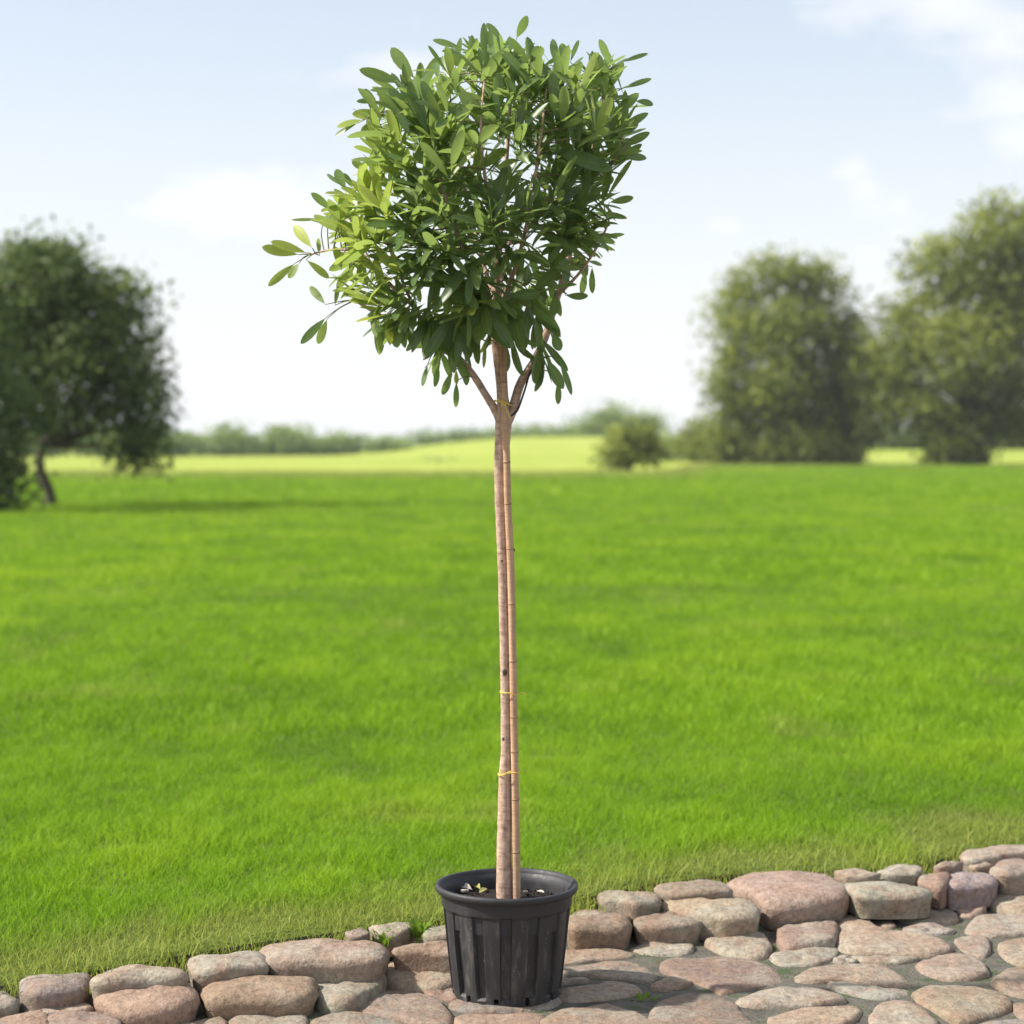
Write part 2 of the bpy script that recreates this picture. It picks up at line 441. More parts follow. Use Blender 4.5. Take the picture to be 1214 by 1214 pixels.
# ------------------------------------------------------------------ stones, traced one by one
PALETTE = [(0.45, 0.37, 0.29), (0.43, 0.32, 0.245), (0.39, 0.36, 0.315), (0.50, 0.44, 0.35), (0.35, 0.285, 0.24), (0.47, 0.35, 0.27), (0.42, 0.385, 0.31)]
TAN, PINK, GREY, PALE, BROWN, ROSE, OLIVE = range(7)
stones = [  # (outline in photo pixels, bottom height, top height, colour)
 ([(25,1165),(45,1157),(75,1151),(103,1151),(108,1160),(100,1172),(85,1182),(45,1187),(28,1180)], .02, .09, BROWN),
 ([(107,1172),(122,1154),(150,1143),(190,1140),(218,1146),(218,1164),(180,1169),(130,1176)], .04, .11, PALE),
 ([(112,1182),(135,1168),(185,1165),(228,1167),(234,1180),(222,1198),(190,1208),(145,1205),(125,1194)], 0, .07, ROSE),
 ([(224,1140),(235,1130),(270,1126),(308,1127),(317,1140),(312,1152),(285,1157),(240,1161),(228,1152)], .04, .11, PALE),
 ([(310,1120),(335,1113),(390,1111),(440,1113),(458,1122),(456,1138),(445,1148),(380,1150),(325,1149),(314,1135)], .04, .12, PINK),
 ([(241,1172),(250,1162),(290,1156),(340,1153),(372,1155),(374,1170),(365,1190),(320,1194),(255,1196),(243,1188)], 0, .07, ROSE),
 ([(377,1160),(385,1150),(415,1146),(440,1148),(455,1152),(448,1165),(420,1182),(390,1184),(376,1175)], -.02, .03, OLIVE),
 ([(0,1174),(12,1178),(22,1190),(15,1200),(-15,1203),(-25,1190),(-15,1178)], 0, .05, GREY),
 ([(32,1190),(70,1186),(105,1190),(100,1197),(60,1200),(35,1199)], -.02, .02, PALE),
 ([(-30,1215),(-5,1205),(30,1201),(55,1199),(50,1225),(0,1235)], -.02, .02, ROSE),
 ([(55,1207),(70,1199),(100,1197),(125,1198),(142,1212),(130,1235),(70,1235),(52,1222)], -.02, .02, BROWN),
 ([(205,1215),(232,1207),(262,1205),(268,1213),(262,1226),(212,1229)], -.03, .0, TAN),
 ([(274,1212),(290,1202),(330,1199),(360,1201),(361,1212),(350,1230),(285,1230)], -.03, .0, OLIVE),
 ([(366,1215),(378,1202),(410,1198),(450,1205),(480,1216),(478,1235),(380,1238)], -.03, .0, GREY),
 ([(150,1220),(175,1214),(195,1216),(200,1230),(160,1234)], -.03, .0, GREY),
 ([(415,1187),(424,1173),(455,1166),(490,1169),(518,1184),(533,1202),(528,1214),(505,1215),(470,1205),(430,1197)], -.03, .004, TAN),
 ([(456,1150),(462,1138),(485,1135),(530,1140),(548,1150),(540,1161),(515,1165),(480,1162),(460,1157)], -.03, .02, TAN),
 ([(468,1124),(485,1117),(525,1115),(560,1116),(565,1130),(550,1137),(510,1134),(472,1131)], .03, .10, ROSE),
 ([(438,1098),(460,1095),(490,1092),(488,1102),(475,1112),(450,1112)], .08, .125, OLIVE),
 ([(502,1112),(515,1099),(545,1095),(552,1110),(525,1115)], .08, .12, PALE),
 ([(410,1106),(425,1101),(437,1103),(435,1111),(415,1112)], .08, .12, PALE),
 ([(503,1171),(530,1167),(548,1170),(545,1182),(528,1183),(512,1179)], -.03, .0, ROSE),
 ([(545,1203),(590,1200),(640,1200),(640,1212),(632,1230),(560,1230),(545,1218)], -.03, .0, PINK),
 ([(538,1186),(560,1172),(600,1166),(640,1168),(660,1180),(650,1192),(600,1197),(552,1196)], -.03, .0, GREY),
 ([(560,1152),(600,1148),(640,1150),(638,1162),(600,1164),(562,1163)], -.03, .0, TAN),
 ([(560,1130),(600,1126),(636,1129),(634,1145),(598,1146),(562,1148)], -.03, .0, BROWN),
 ([(645,1207),(680,1194),(720,1188),(745,1195),(770,1208),(786,1218),(776,1240),(660,1240),(643,1225)], -.03, .0, TAN),
 ([(672,1092),(680,1080),(700,1075),(725,1076),(745,1083),(747,1100),(740,1110),(705,1114),(676,1114)], 0, .08, ROSE),
 ([(710,1060),(735,1053),(765,1054),(782,1065),(778,1075),(755,1080),(735,1073),(715,1070)], .06, .125, PALE),
 ([(752,1090),(760,1080),(785,1076),(815,1080),(832,1092),(826,1104),(800,1107),(765,1107),(753,1102)], 0, .07, TAN),
 ([(778,1052),(800,1044),(845,1043),(865,1050),(860,1062),(800,1065),(782,1060)], .07, .135, TAN),
 ([(785,1075),(800,1064),(840,1060),(875,1063),(900,1080),(892,1093),(865,1098),(830,1092),(805,1085)], .0, .10, ROSE),
 ([(645,1132),(665,1124),(710,1123),(745,1128),(740,1133),(700,1137),(665,1141),(648,1141)], -.03, .0, ROSE),
 ([(662,1149),(700,1141),(745,1139),(768,1146),(776,1153),(766,1161),(740,1159),(700,1155),(672,1154)], -.03, .0, OLIVE),
 ([(750,1121),(775,1112),(800,1112),(820,1119),(816,1127),(800,1130),(775,1129),(758,1126)], -.03, .0, OLIVE),
 ([(645,1162),(670,1157),(690,1157),(695,1161),(665,1164),(648,1168)], -.03, .0, ROSE),
 ([(665,1174),(700,1164),(730,1162),(758,1169),(755,1175),(730,1180),(690,1184),(668,1182)], -.03, .0, TAN),
 ([(772,1169),(781,1161),(800,1157),(822,1160),(813,1166),(790,1171)], -.03, .0, PINK),
 ([(786,1142),(800,1135),(830,1133),(860,1131),(903,1140),(930,1155),(918,1162),(880,1170),(855,1175),(838,1166),(800,1155)], -.03, .0, BROWN),
 ([(772,1202),(787,1183),(812,1171),(840,1174),(863,1183),(883,1202),(893,1216),(870,1240),(800,1240),(777,1217)], -.03, .0, BROWN),
 ([(866,1047),(886,1035),(930,1031),(985,1036),(1002,1048),(1006,1068),(970,1080),(915,1084),(896,1070),(876,1058)], .0, .12, ROSE),
 ([(838,1113),(850,1104),(885,1101),(905,1106),(913,1116),(907,1127),(890,1130),(860,1125)], -.03, .01, OLIVE),
 ([(923,1105),(931,1092),(960,1089),(988,1087),(992,1100),(986,1113),(955,1116),(931,1116)], -.03, .02, ROSE),
 ([(916,1133),(931,1124),(960,1121),(990,1122),(988,1132),(970,1140),(940,1142),(923,1140)], -.03, .0, GREY),
 ([(998,1090),(1006,1084),(1022,1086),(1040,1097),(1066,1101),(1100,1107),(1121,1117),(1118,1123),(1090,1127),(1040,1126),(1001,1121),(997,1105)], -.03, .01, TAN),
 ([(1027,1086),(1045,1080),(1061,1093),(1057,1097),(1042,1095)], -.03, .0, TAN),
 ([(948,1155),(975,1144),(1010,1140),(1050,1145),(1076,1160),(1073,1164),(1040,1163),(1000,1159),(966,1160)], -.03, .005, PALE),
 ([(984,1166),(1000,1162),(1040,1169),(1076,1170),(1070,1178),(1040,1181),(1007,1175)], -.03, .0, GREY),
 ([(877,1181),(900,1173),(940,1167),(973,1168),(1000,1181),(983,1186),(950,1189),(905,1189),(882,1187)], -.03, .005, PALE),
 ([(912,1202),(940,1196),(980,1193),(1013,1191),(1018,1199),(1003,1211),(960,1222),(926,1222)], -.03, .0, TAN),
 ([(1035,1197),(1046,1188),(1070,1187),(1098,1197),(1112,1213),(1103,1230),(1050,1230),(1034,1216)], -.03, .0, TAN),
 ([(998,1048),(1020,1043),(1060,1043),(1085,1045),(1105,1058),(1095,1068),(1060,1072),(1020,1073),(1008,1062)], .01, .11, OLIVE),
 ([(990,1031),(1010,1029),(1040,1036),(1038,1042),(1005,1041)], .09, .13, TAN),
 ([(1040,1035),(1065,1024),(1090,1025),(1090,1038),(1060,1041)], .08, .13, PALE),
 ([(1086,1042),(1100,1034),(1123,1032),(1126,1045),(1118,1060),(1105,1057)], .02, .11, PINK),
 ([(1107,1030),(1120,1022),(1142,1019),(1132,1029),(1117,1033)], .08, .13, TAN),
 ([(1125,1035),(1150,1030),(1175,1035),(1182,1050),(1165,1058),(1135,1062),(1122,1060),(1122,1045)], .02, .10, GREY),
 ([(1175,1030),(1195,1017),(1225,1015),(1235,1030),(1225,1042),(1195,1047),(1180,1042)], .04, .12, BROWN),
 ([(1140,1015),(1150,1006),(1190,1002),(1230,1004),(1225,1013),(1190,1018),(1160,1024),(1145,1022)], .07, .14, PALE),
 ([(1150,1024),(1170,1017),(1180,1021),(1172,1031),(1152,1030)], .04, .11, PINK),
 ([(1062,1083),(1085,1074),(1115,1071),(1133,1079),(1131,1089),(1110,1092),(1080,1090)], -.03, .005, OLIVE),
 ([(1132,1067),(1150,1065),(1166,1067),(1166,1077),(1145,1080),(1134,1075)], -.03, .01, ROSE),
 ([(1172,1063),(1195,1054),(1230,1048),(1235,1070),(1220,1077),(1190,1073)], -.03, .02, TAN),
 ([(1072,1097),(1100,1093),(1128,1099),(1126,1104),(1100,1105),(1082,1104)], -.03, .0, GREY),
 ([(1147,1095),(1165,1084),(1200,1082),(1240,1084),(1240,1098),(1200,1105),(1165,1105),(1150,1102)], -.03, .005, GREY),
 ([(1132,1110),(1150,1108),(1170,1112),(1173,1125),(1164,1133),(1141,1124)], -.03, .0, BROWN),
 ([(1187,1116),(1215,1110),(1245,1112),(1245,1138),(1215,1140),(1190,1130)], -.03, .005, ROSE),
 ([(1089,1141),(1105,1132),(1130,1129),(1155,1134),(1170,1145),(1163,1154),(1130,1157),(1101,1151)], -.03, .005, TAN),
 ([(1177,1159),(1195,1149),(1230,1148),(1245,1165),(1235,1178),(1206,1176),(1185,1167)], -.03, .005, TAN),
 ([(1085,1173),(1105,1167),(1145,1165),(1175,1172),(1196,1183),(1188,1194),(1160,1203),(1131,1205),(1106,1190),(1089,1180)], -.03, .008, TAN),
 ([(1202,1191),(1215,1187),(1240,1191),(1240,1208),(1211,1204)], -.03, .0, PINK),
 ([(1122,1226),(1150,1213),(1190,1209),(1230,1214),(1230,1235),(1130,1240)], -.03, .0, GREY),
 ([(1012,1131),(1040,1132),(1085,1132),(1080,1137),(1050,1140),(1016,1136)], -.03, .0, OLIVE),
]
def build_stone(foot, zb, zt, colr, parent, seed, kst=False):
    r_ = np.random.default_rng(seed)
    foot = [np.array([p[0], p[1], 0.0]) for p in foot]
    n = len(foot); pts = []
    for i in range(n):                     # closed Catmull-Rom through the outline
        p0, p1, p2, p3 = foot[i - 1], foot[i], foot[(i + 1) % n], foot[(i + 2) % n]
        for k in range(3):
            t = k / 3
            pts.append(0.5 * (2 * p1 + (p2 - p0) * t + (2 * p0 - 5 * p1 + 4 * p2 - p3) * t * t + (3 * p1 - p0 - 3 * p2 + p3) * t ** 3))
    pts = np.array(pts); c = pts.mean(0); h = zt - zb
    tilt = r_.normal(0, 0.02, 2)
    if kst:
        rings = [(0.90, zb - 0.05), (0.97, zb - 0.004), (1.0, zb + 0.26 * h), (0.985, zb + 0.50 * h), (0.93, zb + 0.74 * h), (0.82, zb + 0.91 * h), (0.60, zt), (0.3, zt + 0.004)]
    else:
        rings = [(0.98, zb - 0.02), (1.0, zb + 0.3 * h), (0.975, zb + 0.66 * h), (0.92, zb + 0.88 * h), (0.82, zt - 0.0015), (0.55, zt), (0.25, zt)]
    V, Fc = [], []
    ph = r_.random(6) * 6.28
    m = len(pts)
    for q, (s, z) in enumerate(rings):
        for k, p in enumerate(pts):
            d = p - c; a = math.atan2(d[1], d[0])
            w = 1 + 0.02 * math.sin(5 * a + ph[0] + q * 0.8) + 0.018 * math.sin(9 * a + ph[1]) + r_.normal(0, 0.006)
            w = w * (1.04 if kst else 1.10)
            zz = z + tilt[0] * d[0] * s + tilt[1] * d[1] * s + (0.0035 * math.sin(3 * a + ph[2]) + r_.normal(0, 0.0012)) * (0 if q == 0 else 1)
            if not kst: zz = min(zz, zt + 0.003)
            V.append((c[0] + d[0] * s * w, c[1] + d[1] * s * w, zz))
    V.append((c[0], c[1], rings[-1][1] + 0.0005))
    for q in range(len(rings) - 1):
        for k in range(m):
            a, b = q * m + k, q * m + (k + 1) % m
            Fc.append((a, b, b + m, a + m))
    top = (len(rings) - 1) * m
    for k in range(m): Fc.append((top + k, top + (k + 1) % m, len(V) - 1))
    o = mesh('stone', V, Fc, M['stone'], parent, origin=(c[0], c[1], zt))
    base = np.array(PALETTE[colr]) * (0.56 + 0.28 * r_.random()) * (1 + r_.normal(0, 0.03, 3))
    o.color = (*np.clip(base, 0, 1), 1)
    return o
polys = []
for i, (pp, zb, zt, cidx) in enumerate(stones):
    y0 = min(p[1] for p in pp); y1 = max(p[1] for p in pp)
    kst = zt > 0.04
    if kst: zt *= 0.80
    foot = []
    for (px, py) in pp:
        if kst: foot.append(gp(px, y0 + (py - y0) * 0.58, zt))      # top face; the rest of the outline is the front face
        else: foot.append(gp(px, y0 + (py - y0) * 0.97, zt))
    ar = sum(foot[k][0] * foot[(k + 1) % len(foot)][1] - foot[(k + 1) % len(foot)][0] * foot[k][1] for k in range(len(foot)))
    if ar < 0: foot = foot[::-1]
    if kst: zb = max(-0.01, zt - 0.42 * (y1 - y0) * 0.00222)
    build_stone(foot, zb, zt, cidx, kerb if kst else path, 100 + i, kst)
    polys.append(np.array([f[:2] for f in foot]))
def poly_dist(p, poly):
    a = poly; b = np.roll(poly, -1, 0); ab = b - a
    t = np.clip(((p - a) * ab).sum(1) / ((ab ** 2).sum(1) + 1e-12), 0, 1)
    d = np.sqrt((((a + ab * t[:, None]) - p) ** 2).sum(1)).min()
    x, y = p; inside = False
    for (x0, y0), (x1, y1) in zip(a, b):
        if (y0 > y) != (y1 > y) and x < (x1 - x0) * (y - y0) / (y1 - y0) + x0: inside = not inside
    return -d if inside else d
# the paving and the kerb go on past the frame
n_extra = 0
for iy, gy in enumerate(np.arange(3.7, 8.4, 0.155)):
    for gx in np.arange(-2.7, 3.5, 0.215):
        x = gx + (0.107 if iy % 2 else 0) + rng.normal(0, 0.022); y = gy + rng.normal(0, 0.016)
        if y > edge_y(x) - 0.30: continue
        d = min(poly_dist(np.array([x, y]), pl) for pl in polys)
        if d < 0.03: continue
        rx, ry = min(0.105, d), min(0.075, d)
        k = 8; a0 = rng.random() * 6
        foot = [(x + rx * (0.88 + 0.2 * rng.random()) * math.copysign(abs(math.cos(a)) ** 0.75, math.cos(a)), y + ry * (0.88 + 0.2 * rng.random()) * math.copysign(abs(math.sin(a)) ** 0.75, math.sin(a))) for a in [2 * math.pi * q / k + 0.2 * math.sin(a0) for q in range(k)]]
        build_stone(foot, -0.03, 0.0, int(rng.integers(0, 7)), path, 1000 + n_extra); n_extra += 1
for side in (-1, 1):
    x = -1.42 if side < 0 else 1.86
    while abs(x) < 3.4:
        ln = 0.17 + 0.09 * rng.random()
        for (off, dep, zb, zt) in ((0.03, 0.09, .03, .095), (-0.12, 0.075, 0.0, .055)):
            cx = x + side * ln / 2 + rng.normal(0, 0.02); cy = edge_y(cx) + off; foot = []
            for q in range(10):
                a = 2 * math.pi * q / 10
                u = (ln / 2 - 0.008) * math.copysign(abs(math.cos(a)) ** 0.5, math.cos(a)) * (0.92 + 0.1 * rng.random())
                v = dep * math.copysign(abs(math.sin(a)) ** 0.6, math.sin(a)) * (0.9 + 0.12 * rng.random())
                foot.append((cx + u, cy + v + u * slope))
            build_stone(foot, zb, zt, int(rng.integers(0, 7)), kerb, 2000 + n_extra, True); n_extra += 1
        x += side * ln

# ------------------------------------------------------------------ grass
def blades(n, y0, y1, margin, w, h, seg3):
    ya, yb = y0, y1; y0, y1 = y0 * 0.88, y1 * 1.12
    u = rng.random(n); y = (y0 ** 0.5 + u * (y1 ** 0.5 - y0 ** 0.5)) ** 2 if seg3 else y0 + (y1 - y0) * rng.random(n) ** 1.5
    half = 0.27 * y + margin
    x = (rng.random(n) * 2 - 1) * half
    e = edge_y(x)
    pk = np.minimum(sstep(ya * 0.88, ya * 1.12, y) if ya > 5 else 1.0, sstep(yb * 1.12, yb * 0.88, y))
    keep = (rng.random(n) < pk) & (y > e - 0.055 - 0.06 * (rng.random(n) < 0.25) + 0.05 * (vnoise(x * 9, y * 9, 77) - 0.5)) & (y < lawn_far(x))
    x, y, e = x[keep], y[keep], e[keep]; n = len(x)
    z = lawn_z(x, y)
    clump = fbm(x * 1.6, y * 1.0, 31); fine = vnoise(x * 9, y * 6, 33); big = fbm(x * 0.22, y * 0.12, 35)
    dry = np.clip(sstep(0.62, 0.02, y - e + 0.5 * (clump - 0.5) + 0.3 * (fine - 0.5)) * 0.60 + 0.28 * sstep(0.62, 0.85, fbm(x * 2.3, y * 1.5, 51)) + rng.normal(0.03, 0.07, n) + 0.75 * sstep(26, 0, lawn_far(x) - y), 0, 1)
    tint = np.clip(0.50 + 0.95 * (clump - 0.5) + 0.35 * (big - 0.5) + 0.25 * (fine - 0.5) + rng.normal(0, 0.14, n), 0, 1)
    H = h * (0.55 + 0.9 * fine * clump * 1.6 + 0.35 * rng.random(n)); H *= 0.6 + 0.4 * sstep(0, 0.35, y - e) + 1.0 * (rng.random(n) < 0.10) * sstep(0.25, 0.0, y - e)
    W = w * (0.7 + 0.6 * rng.random(n)); a = rng.random(n) * 2 * math.pi
    lean = H * (0.25 + 0.75 * rng.random(n)); la = rng.random(n) * 2 * math.pi
    wx, wy = np.cos(a) * W / 2, np.sin(a) * W / 2; lx, ly = np.cos(la) * lean, np.sin(la) * lean
    B = np.stack([x, y, z - 0.01], 1); zz = np.zeros(n)
    S = np.stack([wx, wy, zz], 1)
    if seg3:
        Mid = B + np.stack([lx * 0.3, ly * 0.3, H * 0.58], 1); Tip = B + np.stack([lx, ly, H], 1)
        V = np.stack([B - S, B + S, Mid - S * 0.75, Mid + S * 0.75, Tip], 1).reshape(-1, 3)
        T = np.array([[0, 1, 3], [0, 3, 2], [2, 3, 4]])[None] + (np.arange(n) * 5)[:, None, None]; k = 5
    else:
        Tip = B + np.stack([lx, ly, H], 1)
        V = np.stack([B - S, B + S, Tip], 1).reshape(-1, 3)
        T = np.array([[0, 1, 2]])[None] + (np.arange(n) * 3)[:, None, None]; k = 3
    return V, T.reshape(-1, 3), np.repeat(tint, k), np.repeat(dry, k)
parts = [blades(350000, 4.6, 9.0, 0.9, 0.0034, 0.040, True), blades(250000, 9.0, 19.0, 1.0, 0.010, 0.055, False),
         blades(230000, 19.0, 45.0, 1.5, 0.022, 0.065, False), blades(150000, 45.0, 128.0, 3.0, 0.06, 0.09, False)]
GV, GT, Gt, Gd = [], [], [], []; off = 0
for v, t, ti, dr in parts:
    GV.append(v); GT.append(t + off); Gt.append(ti); Gd.append(dr); off += len(v)
g = tri_mesh('grass', np.concatenate(GV), np.concatenate(GT), M['grass'], attrs=dict(tint=np.concatenate(Gt), dry=np.concatenate(Gd)))
tag(g, 'short bright green mown grass covering the wide lawn', 'grass', kind='stuff')

# weeds in the joints
def weed(px, py, z, h, n, label):
    c = gp(px, py, z); V, Fc, ti = [], [], []
    for k in range(n):
        a = rng.random() * 6.28; b = c + np.array([math.cos(a), math.sin(a), 0]) * rng.random() * h * 0.4 - np.array([0, 0, 0.012])
        out = np.array([math.cos(a), math.sin(a), 0]) * h * (0.2 + 0.7 * rng.random()); up = np.array([0, 0, h * (0.5 + 0.6 * rng.random())])
        s = np.array([-math.sin(a), math.cos(a), 0]) * h * 0.13; i = len(V)
        V += [b - s * .5, b + s * .5, b + out * .4 + up * .7 - s, b + out * .4 + up * .7 + s, b + out + up]
        Fc += [(i, i + 1, i + 3, i + 2), (i + 2, i + 3, i + 4)]; ti += [0.25 * rng.random()] * 5
    o = mesh('weed', V, Fc, M['grass'], attrs=dict(tint=ti, dry=[0.2] * len(ti)), origin=c)
    tag(o, label, 'weed', 'weeds growing between the stones')
weed(763, 1194, -0.03, 0.045, 34, 'small green weed tuft between the two broad brown paving stones')
weed(768, 1138, -0.03, 0.040, 30, 'low green weed in the joint below the kerb beside the black pot')
weed(498, 1106, 0.08, 0.05, 36, 'grass tuft between two pale kerb stones behind the black pot')
weed(455, 1117, 0.07, 0.045, 30, 'grass tuft at the end of the long pink kerb stone')

# ------------------------------------------------------------------ background trees
def tree(name, label, cat, bpx, bpy_, Y, lobes, n_leaf, leaf, mat, z0=None, trunk_w=None, group=None, limb=True, clump=1.0, top_bright=0.25, depth=1.0):
    """lobes: crown masses in photo pixels (cx, cy, rx, ry[, dy]) at the tree's own distance Y"""
    base = at(bpx, bpy_, Y)
    if z0 is not None: base[2] = z0
    root = empty(name, tuple(base)); tag(root, label, cat, group)
    mpp = Y / F
    L = []
    for lb in lobes:
        c = at(lb[0], lb[1], Y + (lb[4] if len(lb) > 4 else 0)); L.append((c, lb[2] * mpp, (lb[2] + lb[3]) / 2 * mpp * depth, lb[3] * mpp))
    vol = np.array([(l[1] * l[3]) for l in L]); vol /= vol.sum()
    if limb:
        fork = base + np.array([0, 0, 0.28 * (max(l[0][2] for l in L) - base[2])])
        tw = trunk_w * mpp
        V, Fc = tube_geo(*smooth_path([base + np.array([0, 0, -0.3]), base + np.array([tw * .25, 0, 0.15 * (fork[2] - base[2])]), base * 0.4 + fork * 0.6 + np.array([-tw * .9, 0, 0]), fork], [tw * 0.95, tw * 0.6, tw * 0.5, tw * 0.45]), 12, True, 0.15, 3)
        mesh('trunk', V, Fc, M['oldbark'], root)
        for k, l in enumerate(L):
            e = l[0]; mid = fork * 0.5 + e * 0.5 + np.array([rng.normal(0, 0.06), rng.normal(0, 0.06), -0.05]) * np.linalg.norm(e - fork)
            V, Fc = tube_geo(*smooth_path([fork - np.array([0, 0, tw]), mid, e], [tw * 0.36, tw * 0.22, tw * 0.08]), 8, True, 0.15, k)
            mesh('limb', V, Fc, M['oldbark'], root)
    # leaf clumps near the surface of the lobes
    ncl = int(n_leaf / 26); pos, tint = [], []
    which = rng.choice(len(L), ncl, p=vol)
    for w in which:
        c, rx, ry, rz = L[w]
        d = rng.normal(0, 1, 3); d /= np.linalg.norm(d)
        r = rng.random() ** 0.4 * (0.74 + 0.40 * float(vnoise(np.array(d[0] * 2.2 + 9 * w), np.array(d[2] * 2.2 + d[1]), w)))
        q = c + d * np.array([rx, ry, rz]) * r
        cs = leaf * clump * (2.0 + 3.2 * rng.random()); k = int(26 * (0.6 + 0.8 * rng.random()))
        p = q + np.clip(rng.normal(0, 1, (k, 3)), -1.7, 1.7) * np.array([cs, cs, cs * 0.62])
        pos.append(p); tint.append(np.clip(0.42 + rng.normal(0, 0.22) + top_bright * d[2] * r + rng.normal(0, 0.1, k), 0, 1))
    P = np.concatenate(pos); T = np.concatenate(tint)
    ok = P[:, 2] > base[2] + 0.05; P, T = P[ok], T[ok]; n = len(P)
    d1 = rng.normal(0, 1, (n, 3)); d1 /= np.linalg.norm(d1, axis=1)[:, None]
    d2 = np.cross(d1, rng.normal(0, 1, (n, 3))); d2 /= np.linalg.norm(d2, axis=1)[:, None]
    s = (leaf * (0.6 + 0.8 * rng.random(n)))[:, None]
    V = np.stack([P - d1 * s, P + d2 * s * 0.5, P + d1 * s, P - d2 * s * 0.5], 1).reshape(-1, 3)
    TT = (np.array([[0, 1, 2], [0, 2, 3]])[None] + (np.arange(n) * 4)[:, None, None]).reshape(-1, 3)
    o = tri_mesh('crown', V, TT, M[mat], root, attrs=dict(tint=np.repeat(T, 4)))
    return root

tree('park_tree', 'dark broad tree with drooping branches on the lawn, thin dark trunk showing', 'tree', 57, 590, 41.0,
     [(60, 345, 78, 55), (128, 368, 52, 55), (152, 430, 44, 52), (150, 500, 32, 42, -.3), (165, 528, 28, 30, -.3), (35, 430, 62, 70, .5), (95, 420, 50, 46, -.6), (180, 470, 18, 50), (15, 350, 60, 60), (50, 302, 42, 18), (70, 500, 34, 34, .8), (110, 480, 26, 34)],
     24000, 0.08, 'fol_dark', z0=LAWN_Z, trunk_w=11)
tree('park_tree', 'dark tree with foliage hanging to the grass, left of the thin-trunked broad tree', 'tree', -30, 608, 37.5,
     [(-70, 400, 75, 90), (-20, 450, 50, 70), (-45, 530, 50, 60), (0, 545, 26, 40), (2, 580, 26, 34), (-15, 590, 30, 24), (5, 520, 26, 40), (-110, 500, 60, 80), (20, 490, 34, 36), (-40, 350, 50, 50)],
     13000, 0.08, 'fol_dark', z0=LAWN_Z, trunk_w=24)
tree('park_tree', 'flat-topped olive green tree with sky showing through its crown', 'tree', 1004, 551, 128.0,
     [(905, 332, 42, 32), (960, 330, 42, 30), (880, 390, 40, 52), (930, 390, 45, 40, -2), (975, 380, 46, 52), (862, 455, 28, 48), (920, 455, 48, 52, -1.5), (985, 450, 36, 60), (862, 520, 30, 30), (905, 515, 44, 36), (935, 492, 40, 26, 1), (880, 488, 30, 30), (960, 525, 42, 26, -2), (1012, 410, 18, 46, 1), (1000, 505, 28, 36), (1022, 455, 22, 44, 1), (1026, 505, 22, 24, 1)],
     27000, 0.20, 'fol_olive', z0=LAWN_Z, trunk_w=20)
tree('park_tree', 'tall rounded olive green tree, the highest crown beyond the lawn', 'tree', 1152, 553, 124.0,
     [(1185, 280, 62, 46), (1125, 325, 52, 52), (1200, 370, 70, 70, 1), (1085, 390, 40, 46), (1145, 420, 60, 60, -2), (1058, 450, 32, 50), (1036, 440, 24, 50, 1), (1048, 495, 26, 22), (1215, 460, 62, 62), (1100, 480, 46, 36, -1), (1130, 528, 34, 24, -1), (1150, 500, 60, 30), (1240, 320, 60, 80), (1280, 430, 60, 90), (1200, 505, 40, 22)],
     40000, 0.20, 'fol_olive', z0=LAWN_Z, trunk_w=22)
# shrubs and small trees across the meadow
def far(label, cat, Y, base_py, lobes, n, leaf, mat, group=None, name='bush'):
    cx = sum(l[0] for l in lobes) / len(lobes)
    b = at(cx, base_py, Y); z = float(meadow_z(np.array(b[0]), np.array(b[1]))) if Y > 93 else LAWN_Z
    return tree(name, label, cat, cx, base_py, Y, lobes, n, leaf, mat, z0=z - 0.05, trunk_w=5, group=group, clump=0.9, top_bright=0.3)
far('round grey green bush at the far side of the meadow, beside the dark drooping tree', 'bush', 232, 541, [(268, 524, 22, 14), (288, 531, 15, 9), (248, 531, 14, 9)], 2600, 0.34, 'fol_pale')
far('broad domed green bush in the far hedge, widest of its row', 'bush', 236, 541, [(343, 524, 26, 14), (322, 531, 14, 9), (368, 531, 16, 9)], 3000, 0.34, 'fol_pale')
far('low pale bush in the far hedge between the domed bush and the hill', 'bush', 240, 541, [(400, 531, 24, 10), (415, 527, 12, 9), (385, 533, 14, 7)], 1800, 0.34, 'fol_pale')
far('small pale bush at the foot of the yellow hill', 'bush', 244, 541, [(452, 531, 20, 8), (470, 533, 14, 6)], 1400, 0.34, 'fol_pale')
far('small dark bush in the far hedge under the drooping tree branches', 'bush', 226, 541, [(210, 529, 22, 12), (228, 533, 14, 8)], 1500, 0.34, 'fol_pale')
far('hazy bush seen between the drooping branches and the thin trunk', 'bush', 222, 541, [(110, 524, 28, 16), (140, 528, 24, 12), (170, 532, 22, 9)], 2200, 0.34, 'fol_pale')
far('far bush behind the thin dark trunk', 'bush', 224, 541, [(60, 526, 28, 14), (25, 528, 26, 13)], 1800, 0.34, 'fol_pale')
for i, (cx, cy, r) in enumerate(((500, 524, 14), (522, 523, 13), (545, 521, 14), (568, 520, 13), (590, 520, 13), (612, 519, 12), (634, 519, 12), (655, 518, 13), (677, 516, 13))):
    far('low hazy shrub in the hedge along the hill crest', 'bush', 292, cy + 3, [(cx, cy - 1, r, 4.5), (cx + 6, cy, r * 0.7, 3.5)], 500, 0.36, 'fol_pale', 'hedge shrubs on the hill crest')
far('grey green rounded tree on the hill crest', 'tree', 275, 522, [(728, 502, 34, 15), (704, 509, 22, 9), (764, 503, 22, 13), (735, 513, 44, 9)], 4200, 0.36, 'fol_pale', name='hill_tree')
far('upright dark green bush standing alone at the lawn edge', 'bush', 96, 559, [(738, 536, 15, 20), (728, 548, 13, 9), (756, 521, 15, 13), (766, 536, 11, 9), (745, 515, 8, 8)], 2600, 0.15, 'fol_olive')
